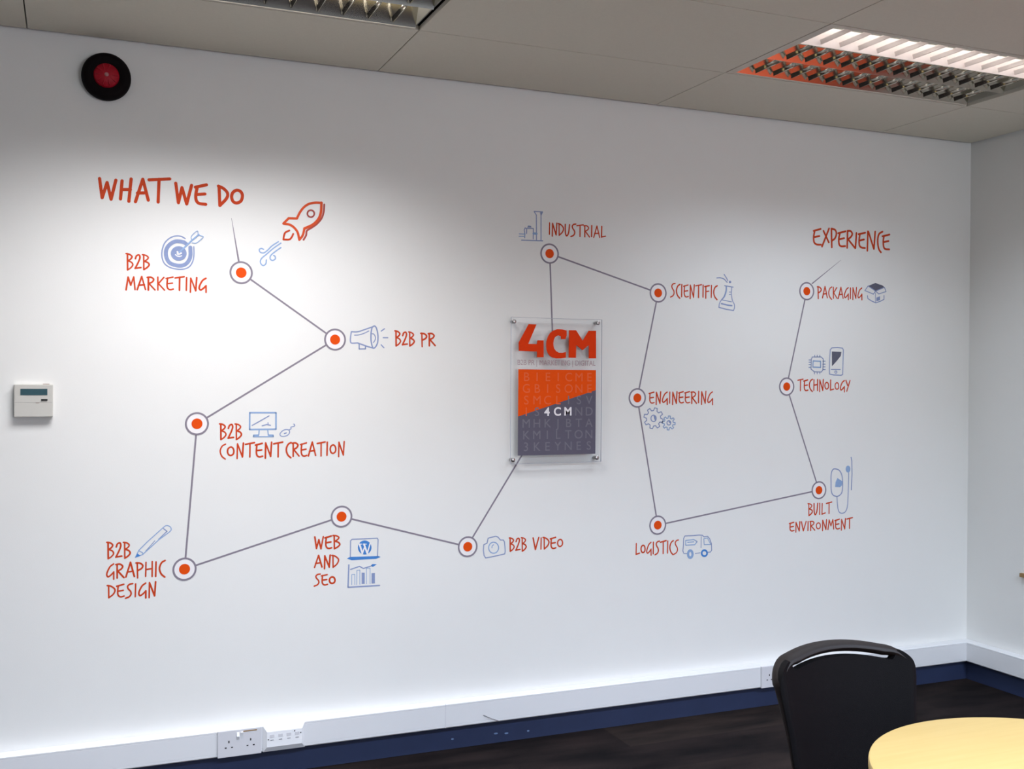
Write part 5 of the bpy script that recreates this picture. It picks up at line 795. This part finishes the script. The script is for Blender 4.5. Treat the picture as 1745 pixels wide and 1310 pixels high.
# stray wire end hanging over the trunking
(ax, az), (bx, bz) = MISC['wire']
bm = bmesh.new()
sweep(bm, [(ax, -TD - 0.001, az), ((ax + bx) / 2, -TD - 0.006, (az + bz) / 2 - 0.001), (bx, -TD - 0.003, bz)], 0.0012, seg=8)
tag(obj('wire', bm, M['grey_slot'], smooth=True), 'short stray grey wire end lying against the white trunking', 'wire')

# ------------------------------------------------------------------ wall lettering, icons, markers, lines
for name, label, cat, grp, parts in DECALS:
    mx = [p for q in parts for s in q[2] for p in (s[4] if s[0] == 's' else s[1])]
    cx = sum(p[0] for p in mx) / len(mx)
    cz = min(p[1] for p in mx)
    root = thing(name, label, cat, (cx, 0, cz), grp)
    for pn, m, shapes, layer in parts:
        sh = []
        for s in shapes:
            mv = lambda L: [(x - cx, z - cz) for x, z in L]
            sh.append(s[:4] + (mv(s[4]),) if s[0] == 's' else ('f', mv(s[1])))
        vinyl(pn, sh, m, root, layer)

RR = 0.0378
bm = bmesh.new(); plate(bm, circle(0, 0, RR), 0, -0.0004); node_disc = bm
def node_mesh(kind):
    bm = bmesh.new()
    if kind == 'disc':
        plate(bm, circle(0, 0, RR - 0.001, 48), 0, -0.0005)
    elif kind == 'dot':
        plate(bm, circle(0, 0, 0.0188, 36), 0, -0.0010)
    else:
        stroke(bm, [Vector(p) for p in circle(0, 0, RR, 56)], 0.0066, 0.0066, 0, -0.0008, True)
    bmesh.ops.recalc_face_normals(bm, faces=bm.faces[:])
    for f in bm.faces:
        if abs(f.normal.y) > 0.5 and f.normal.y > 0:
            f.normal_flip()
    me = bpy.data.meshes.new(kind)
    bm.to_mesh(me)
    bm.free()
    return me
node_disc.free()
nm = {}
for k, m in (('disc', 'vinyl_white'), ('ring', 'vinyl_grey'), ('dot', 'vinyl_orange')):
    nm[k] = node_mesh(k)
    nm[k].materials.append(M[m])
for x, z, lab in NODES:
    t = thing('ring_marker', lab, 'marker', (x, 0, z), 'ring markers of the wall diagram')
    for k in ('disc', 'ring', 'dot'):
        o = bpy.data.objects.new(k, nm[k])
        COL.objects.link(o)
        o.parent = t
for lab, w0, w1, pts in LINES:
    bm = bmesh.new()
    cx = (pts[0][0] + pts[1][0]) / 2
    cz = min(pts[0][1], pts[1][1])
    stroke(bm, [(x - cx, z - cz) for x, z in pts], w0, w1, 0, -0.0003)
    o = obj('connector_line', bm, M['vinyl_grey'])
    o.location = (cx, 0, cz)
    tag(o, lab, 'line', 'connector lines of the wall diagram')

# ------------------------------------------------------------------ clear acrylic sign on stand-offs
px0, px1 = -2.4245, -2.0205
pz0, pz1 = 1.1035, 1.686
PY = -0.024                       # front face of the sheet
sg = thing('company_sign', 'clear acrylic 4CM company sign with orange and charcoal panel on four steel stand-offs', 'sign', ((px0 + px1) / 2, 0, pz0))
OX, OZ = (px0 + px1) / 2, pz0
def SG(pts):
    return [(x - OX, z - OZ) for x, z in pts]
hw = (px1 - px0) / 2
ph = pz1 - pz0
obj('acrylic_sheet', nbox(-hw, hw, PY, PY + 0.005, 0, ph), M['acrylic'], sg)
bm = bmesh.new()
for x0, x1, z0, z1 in ((-hw - 0.0006, -hw + 0.0006, 0, ph), (hw - 0.0006, hw + 0.0006, 0, ph), (-hw, hw, -0.0006, 0.0006), (-hw, hw, ph - 0.0006, ph + 0.0006)):
    box(bm, x0, x1, PY, PY + 0.005, z0, z1)
obj('polished_edge', bm, M['acrylic_edge'], sg)
for x, z in SG(SIGN['post']):
    bm = bmesh.new()
    lathe(bm, [(0.0075, 0), (0.0075, 0.019)], 20, '-y', (x, 0, z))
    o = obj('standoff', bm, M['steel'], sg, True)
    bm = bmesh.new()
    lathe(bm, [(0.0085, 0.0235), (0.0085, 0.027), (0.0065, 0.0285)], 20, '-y', (x, 0, z))
    obj('cap_screw', bm, M['steel'], o, True)
for nme, key in (('logo_numeral', 'four'), ('logo_letter', 'c'), ('logo_letter', 'm')):
    bm = bmesh.new()
    plate(bm, SG(SIGN[key]), PY, PY - 0.003)
    obj(nme, bm, M['logo'], sg)
tl, trr, br, bl = SG(SIGN['poster'])
x0, x1 = (tl[0] + bl[0]) / 2, (trr[0] + br[0]) / 2
z1, z0 = (tl[1] + trr[1]) / 2, (bl[1] + br[1]) / 2
sl, sr = SG(SIGN['split'])
bm = bmesh.new(); plate(bm, [(x0, z1), (x1, z1), (x1, sr[1]), (x0, sl[1])], PY, PY - 0.0012)
obj('orange_panel', bm, M['poster_orange'], sg)
bm = bmesh.new(); plate(bm, [(x0, sl[1]), (x1, sr[1]), (x1, z0), (x0, z0)], PY, PY - 0.0012)
obj('charcoal_panel', bm, M['poster_dark'], sg)

FONT = None
def text_mesh(body, size, bold=0.0, sx=1.0):
    c = bpy.data.curves.new('t', 'FONT')
    c.body = body
    c.size = size
    c.offset = bold
    c.align_x = 'CENTER'
    c.align_y = 'CENTER'
    c.extrude = 0.0002
    o = bpy.data.objects.new('t', c)
    COL.objects.link(o)
    bpy.context.view_layer.update()
    me = bpy.data.meshes.new_from_object(o.evaluated_get(bpy.context.evaluated_depsgraph_get()))
    bpy.data.objects.remove(o)
    bpy.data.curves.remove(c)
    for v in me.vertices:
        v.co = Vector((v.co.x * sx, -v.co.z, v.co.y))
    me.flip_normals() if hasattr(me, 'flip_normals') else None
    return me
def sign_text(name, body, size, x, y, z, m, bold=0.0, width=None):
    me = text_mesh(body, size, bold)
    if width:
        xs_ = [v.co.x for v in me.vertices]
        k = width / (max(xs_) - min(xs_))
        mid = (max(xs_) + min(xs_)) / 2
        for v in me.vertices:
            v.co.x = (v.co.x - mid) * k
    me.name = name
    o = link(name, me, M[m], sg)
    o.location = (x, y, z)
    return o
(ta, tb), (tc_, td) = SG(SIGN['tag']), SG(SIGN['tagtop'])
sign_text('tagline', 'B2B PR | MARKETING | DIGITAL', 0.030, (ta[0] + tb[0]) / 2, PY - 0.0005, (ta[1] + tb[1] + tc_[1] + td[1]) / 4, 'tagline', 0.0, tb[0] - ta[0])
rows = ['BIEICME', 'GBISONE', 'SMCLISV', 'IS   ND', 'MHKJBTA', 'KMILTON', '3KEYNES']
g0, g1, g2, g3 = SG(SIGN['grid'])
for r, row in enumerate(rows):
    v = r / 6
    for c, ch in enumerate(row):
        if ch == ' ':
            continue
        u = c / 6
        X = g0[0] + (g1[0] - g0[0]) * u
        Z = (g0[1] + g1[1]) / 2 * (1 - v) + (g2[1] + g3[1]) / 2 * v
        above = Z > sl[1] + (sr[1] - sl[1]) * (X - x0) / (x1 - x0)
        sign_text('panel_letter', ch, 0.050, X, PY - 0.0014, Z, 'poster_faint_o' if above else 'poster_faint_d')
for ch, (X, Z) in zip('4CM', SG(SIGN['hl'])):
    o = sign_text('highlighted_letter', ch, 0.047, X, PY - 0.0015, Z, 'poster_light', 0.0012)
    o['label'] = 'white letter of the small 4CM on the charcoal panel'

# ------------------------------------------------------------------ alarm sounder and thermostat
ax, az = MISC['alarm']
al = thing('alarm_sounder', 'round dark fire alarm sounder with red centre high on the wall', 'alarm', (ax, 0, az))
bm = bmesh.new()
lathe(bm, [(0.060, 0), (0.077, 0.004), (0.080, 0.012), (0.079, 0.030), (0.070, 0.040), (0.058, 0.042), (0.0415, 0.036)], 48, '-y')
obj('sounder_body', bm, M['alarm_black'], al, True)
bm = bmesh.new()
lathe(bm, [(0.0415, 0.034), (0.041, 0.040), (0.037, 0.046), (0.020, 0.052), (0.010, 0.053)], 40, '-y')
rl = obj('red_horn', bm, M['alarm_red'], al, True)
for k in range(10):
    bm = bmesh.new()
    box(bm, 0.014, 0.036, -0.0535, -0.045, -0.0013, 0.0013)
    bmesh.ops.rotate(bm, verts=bm.verts[:], cent=(0, 0, 0), matrix=Matrix.Rotation(2 * math.pi * k / 10, 3, 'Y'))
    obj('horn_rib', bm, M['alarm_red'], rl)
bm = bmesh.new()
lathe(bm, [(0.007, 0.050), (0.007, 0.0545), (0.004, 0.056)], 16, '-y')
obj('centre_cap', bm, M['alarm_cap'], al, True)

(x0, z1), (x1, z0) = MISC['thermo']
th = thing('thermostat', 'beige wall thermostat with a dark teal display at the left edge', 'thermostat', ((x0 + x1) / 2, 0, z0))
ox = (x0 + x1) / 2
obj('casing', nbox(x0 - ox, x1 - ox, -0.022, 0, 0, z1 - z0, 0.003), M['ctl'], th)
(a0, c1), (a1, c0) = MISC['lcd']
obj('display', nbox(a0 - ox, a1 - ox, -0.0228, -0.021, c0 - z0, c1 - z0), M['lcd'], th)
(a0, c1), (a1, c0) = MISC['tbtn']
obj('power_button', nbox(a0 - ox, a1 - ox, -0.0240, -0.021, c0 - z0, c1 - z0, 0.001), M['hole'], th)
obj('flap_notch', nbox(0.006, 0.018, -0.0224, -0.021, 0.046, 0.0475), M['brown'], th)
obj('flap_seam', nbox(x0 - ox + 0.002, x1 - ox - 0.002, -0.0222, -0.021, 0.0485, 0.0491), M['grey_slot'], th)
obj('top_tab', nbox(0.028, 0.048, -0.016, -0.004, z1 - z0 - 0.001, z1 - z0 + 0.002), M['brown'], th)

# ------------------------------------------------------------------ recessed louvred ceiling lights
def blade_mesh(rowy0, rowy1):
    bm = bmesh.new()
    n = 6
    prof = []
    for k in range(n + 1):                 # thin at the bottom, flared at the top
        h = 0.016 * k / n
        prof.append((0.0009 + 0.004 * (k / n) ** 2, h + 0.004))
    pts = [(x, z) for x, z in prof] + [(-x, z) for x, z in prof[::-1]]
    a = [bm.verts.new((x, rowy0, z)) for x, z in pts]
    b = [bm.verts.new((x, rowy1, z)) for x, z in pts]
    m = len(pts)
    for i in range(m):
        bm.faces.new((a[i], a[(i + 1) % m], b[(i + 1) % m], b[i]))
    bm.faces.new(a)
    bm.faces.new(b[::-1])
    bmesh.ops.recalc_face_normals(bm, faces=bm.faces[:])
    me = bpy.data.meshes.new('louvre_blade')
    bm.to_mesh(me)
    bm.free()
    return me
LW, LD = 1.2, 0.6
RY = [0.0, -0.188, -0.376, -0.564]         # three rows inside the opening
BL = []
for r in range(3):
    me = blade_mesh(RY[r] - 0.014, RY[r + 1] + 0.014)
    me.materials.append(M['louvre_lit' if r == 2 else 'louvre'])
    for p in me.polygons:
        p.use_smooth = True
    BL.append(me)
def REFL(h):
    return 0.40 * h + 1.55 * h * h
def ceiling_light(lx, ly, label, power, tint=LAMP, cut=126, tubes=('tube_dim', 'tube_dim', 'tube')):
    t = thing('ceiling_light', label, 'ceiling light', (lx, ly, H), 'recessed louvred ceiling lights')
    ex0, ex1, ey1, ey0 = 0.036, 1.183, -0.014, -0.577     # opening inside the frame
    bm = bmesh.new()
    f = 0.003
    box(bm, f, ex0, -LD + f, -f, 0.0, 0.010)
    box(bm, ex0, ex1, ey1, -f, 0.0, 0.010)
    box(bm, ex0, ex1, -LD + f, ey0, 0.0, 0.010)
    obj('frame', bm, M['frame'], t)
    bm = bmesh.new()
    box(bm, ex0 - 0.004, ex0, ey0, ey1, 0.010, 0.11)
    box(bm, ex1, ex1 + 0.004, ey0, ey1, 0.010, 0.11)
    box(bm, ex0 - 0.004, ex1 + 0.004, ey1, ey1 + 0.004, 0.010, 0.11)
    box(bm, ex0 - 0.004, ex1 + 0.004, ey0 - 0.004, ey0, 0.010, 0.11)
    box(bm, ex0 - 0.004, ex1 + 0.004, ey0, ey1, 0.106, 0.11)
    obj('housing', bm, M['housing'], t)
    # long parabolic reflectors: thin lower edge, widening upwards
    def refl(y, m, side):
        n = 8
        out = []
        for k in range(n + 1):
            s = k / n
            out.append((0.0008 + REFL(0.058 * s), 0.002 + 0.058 * s))
        bm = bmesh.new()
        if side == 0:
            prof = [(y + a, z) for a, z in out] + [(y - a, z) for a, z in out[::-1]]
        elif side > 0:
            prof = [(y - a, z) for a, z in out] + [(y, 0.060), (y, 0.002)]
        else:
            prof = [(y + a, z) for a, z in out] + [(y, 0.060), (y, 0.002)]
        prism_x(bm, prof, ex0, ex1)
        obj('reflector', bm, m, t, True)
    o0 = ey1
    refl(o0, M['louvre'], 1)
    refl(o0 + RY[1], M['louvre'], 0)
    # the divider in front of the lit row: mirror on the wall side, white on the room side to look lit
    n = 8
    prof = [(0.0008 + REFL(0.058 * k / n), 0.002 + 0.058 * k / n) for k in range(n + 1)]
    yy = o0 + RY[2]
    bm = bmesh.new(); prism_x(bm, [(yy + a, z) for a, z in prof] + [(yy, 0.060), (yy, 0.002)], ex0, ex1)
    obj('reflector', bm, M['louvre'], t, True)
    bm = bmesh.new(); prism_x(bm, [(yy - a, z) for a, z in prof] + [(yy, 0.060), (yy, 0.002)], ex0, ex1)
    obj('reflector', bm, M['louvre_lit'], t, True)
    refl(ey0, M['louvre_lit'], -1)
    for r in range(3):
        yc = o0 + (RY[r] + RY[r + 1]) / 2
        bm = bmesh.new()
        sweep(bm, [(ex0 + 0.004, yc, 0.084), (ex1 - 0.004, yc, 0.084)], 0.013, seg=14)
        obj('fluorescent_tube', bm, M[tubes[r]], t, True)
        for k in range(1, 14):
            o = bpy.data.objects.new('louvre_blade', BL[r])
            COL.objects.link(o)
            o.parent = t
            o.location = (ex0 + (ex1 - ex0) * k / 14, o0, 0.0)
    area('lamp_light', ((ex0 + ex1) / 2, (ey0 + ey1) / 2, -0.006), (0, 0, 0), 1.1, 0.54, power, tint, math.radians(cut), t)
    return t
ceiling_light(*lights[0], 'louvred ceiling light at the top left, cut off by the picture edge', 25, NEUTRAL, 126, ('tube', 'tube_dim', 'tube'))
ceiling_light(*lights[1], 'louvred ceiling light at the top right, reflecting orange', 10.5, (0.76, 0.87, 1.0))
ceiling_light(*lights[2], 'added louvred ceiling light, unseen, left of the picture', 6, COOL)  # this and the following unseen lights are added to brighten the room
ceiling_light(*lights[3], 'added louvred ceiling light, unseen, above the camera', 74, COOL, 140)
ceiling_light(*lights[4], 'added louvred ceiling light, unseen, above the table', 84, COOL, 140)
ceiling_light(*lights[5], 'added louvred ceiling light, unseen, near the window, left', 46, COOL, 140)
ceiling_light(*lights[6], 'added louvred ceiling light, unseen, near the window, right', 52, COOL, 140)

# ------------------------------------------------------------------ table
tx, ty, trad = -2.367, -2.521, 0.344
tb_ = thing('round_table', 'small round table with pale beech top at the lower right', 'table', (tx, ty, 0))
bm = bmesh.new()
lathe(bm, [(trad - 0.006, 0.704), (trad - 0.001, 0.706), (trad, 0.711), (trad, 0.724), (trad - 0.0015, 0.7285), (trad - 0.005, 0.73)], 96)
obj('table_top', bm, M['beech'], tb_, True)
bm = bmesh.new()
lathe(bm, [(0.10, 0.690), (0.10, 0.7035), (0.04, 0.7038)], 32)
obj('mounting_plate', bm, M['hole'], tb_, True)
bm = bmesh.new()
lathe(bm, [(0.034, 0.03), (0.034, 0.69)], 32)
obj('column', bm, M['chrome'], tb_, True)
bm = bmesh.new()
lathe(bm, [(0.235, 0.0), (0.238, 0.006), (0.20, 0.014), (0.08, 0.030), (0.036, 0.05), (0.030, 0.06)], 64)
obj('base', bm, M['chrome'], tb_, True)

# ------------------------------------------------------------------ chair (local: sitter looks to -y)
ch = thing('chair', 'black chair with a hand slot in its backrest, behind the round table', 'chair', (-2.305, -1.80, 0))
ch.rotation_euler = (0, 0, math.radians(-2))
HWD = 0.203
def half_w(z):
    return HWD - 0.14 * max(0.0, 0.76 - z) + 0.06 * max(0.0, 0.62 - z)
def back_pt(u, z, off=0.0):
    """u across -1..1, z height -> point on the curved leaning backrest"""
    return Vector((u * half_w(z), -0.050 * u * u + 0.17 * (z - 0.80) + off, z))
ZTOP, RC = 0.788, 0.070
def rail_z(u):
    return ZTOP - 0.011 + 0.014 * max(0.0, 1 - (u / 0.65) ** 2)
# hand rail along the top edge, thick from front to back
path, taper = [], []
INS = 0.011
for k in range(9):                                   # up the left side
    z = 0.45 + (ZTOP - RC - 0.45) * k / 8
    path.append((-half_w(z) + INS, z)); taper.append(0.22 + 0.48 * (k / 8) ** 2)
for k in range(1, 8):                                # round the corner
    a = math.pi - math.pi / 2 * k / 8
    path.append((-HWD + RC + (RC - INS) * math.cos(a), ZTOP - RC + (RC - INS) * math.sin(a))); taper.append(0.70 + 0.30 * k / 8)
for k in range(9):
    x = (-HWD + RC) + (HWD - RC) * k / 8
    path.append((x, rail_z(x / HWD))); taper.append(1.0)
path = path + [(-x, z) for x, z in path[:-1][::-1]]
taper = taper + taper[:-1][::-1]
bm = bmesh.new()
sweep(bm, [back_pt(x / half_w(z), z, 0.006) for x, z in path], 0.0130, 0.027, 16, up=(0, 1, 0), scale=taper)
obj('hand_rail', bm, M['chair_rail'], ch, True)
# moulded shell: full width at the sides, dipping below the rail to leave the hand slot
NU, NV = 60, 32
bm = bmesh.new()
grid = {}
def edge_z(u):
    a = abs(u)
    top = rail_z(u) + 0.011
    if a > 1 - RC / HWD:
        d = (a - (1 - RC / HWD)) * HWD / RC
        top -= RC * (1 - math.sqrt(max(0.0, 1 - d * d)))
    return top
def shell_top(u):
    a = abs(u)
    slot = rail_z(u) - 0.0190
    e = min(1.0, max(0.0, (a - 0.70) / 0.10))
    e = e * e * (3 - 2 * e)
    return min(edge_z(u), slot + (edge_z(u) - slot) * e)
for side in (0, 1):
    for i in range(NU + 1):
        u = math.sin((i / NU - 0.5) * math.pi) * 0.35 + (2 * i / NU - 1) * 0.65
        zt = shell_top(u)
        for j in range(NV + 1):
            z = 0.43 + (zt - 0.43) * j / NV
            rim = max(0.0, (abs(u) - 0.9) / 0.1) ** 2 * 0.010
            grid[side, i, j] = bm.verts.new(back_pt(u, z, -0.018 + rim if side == 0 else 0.002 - rim * 0.4))
for side in (0, 1):
    for i in range(NU):
        for j in range(NV):
            bm.faces.new((grid[side, i, j], grid[side, i + 1, j], grid[side, i + 1, j + 1], grid[side, i, j + 1]))
for i in range(NU):
    bm.faces.new((grid[0, i, NV], grid[0, i + 1, NV], grid[1, i + 1, NV], grid[1, i, NV]))
    bm.faces.new((grid[0, i, 0], grid[0, i + 1, 0], grid[1, i + 1, 0], grid[1, i, 0]))
for j in range(NV):
    bm.faces.new((grid[0, 0, j], grid[0, 0, j + 1], grid[1, 0, j + 1], grid[1, 0, j]))
    bm.faces.new((grid[0, NU, j], grid[0, NU, j + 1], grid[1, NU, j + 1], grid[1, NU, j]))
obj('backrest', bm, M['chair'], ch, True)
bm = bmesh.new()
box(bm, -0.215, 0.215, -0.47, -0.055, 0.425, 0.465, 0.018, 4)
obj('seat', bm, M['chair_mesh'], ch, True)
bm = bmesh.new()
for s in (-1, 1):
    sweep(bm, [(s * 0.20, -0.09, 0.418), (s * 0.20, -0.43, 0.418)], 0.010)
sweep(bm, [(-0.20, -0.10, 0.418), (0.20, -0.10, 0.418)], 0.010)
sweep(bm, [(-0.20, -0.42, 0.418), (0.20, -0.42, 0.418)], 0.010)
obj('seat_frame', bm, M['chrome'], ch, True)
for s in (-1, 1):
    for y0, y1 in ((-0.42, -0.46), (-0.10, -0.02)):
        bm = bmesh.new()
        sweep(bm, [(s * 0.20, y0, 0.418), (s * 0.215, (y0 + y1) / 2, 0.21), (s * 0.225, y1, 0.006)], 0.011)
        lg_ = obj('leg', bm, M['chrome'], ch, True)
        bm = bmesh.new()
        lathe(bm, [(0.014, 0.0), (0.014, 0.012), (0.012, 0.020)], 16, 'z', (s * 0.225, y1, 0))
        obj('rubber_foot', bm, M['hole'], lg_, True)

# ------------------------------------------------------------------ things on the right wall
rb = thing('reflection_panel', 'added orange felt panel on the right wall, out of view, to be reflected in the ceiling light', 'panel', (0, -1.5, 0.62))  # unseen panel, added to give the mirror louvres an orange reflection
obj('felt_sheet', nbox(-0.018, 0, -2.2, 0, 0, 1.4, 0.002), M['orange_board'], rb)
bm = bmesh.new()
box(bm, -0.024, 0, -2.22, 0.02, -0.02, 0.0)
box(bm, -0.024, 0, -2.22, 0.02, 1.4, 1.42)
box(bm, -0.024, 0, -2.22, -2.2, 0.0, 1.4)
box(bm, -0.024, 0, 0.0, 0.02, 0.0, 1.4)
obj('panel_frame', bm, M['alu'], rb)
bs = thing('wooden_rail', 'tan wooden rail end on the right wall at the picture edge', 'rail', (0, -0.335, 0.556))
obj('rail', nbox(-0.018, 0, -0.9, 0.012, -0.008, 0.010, 0.002), M['tan'], bs)
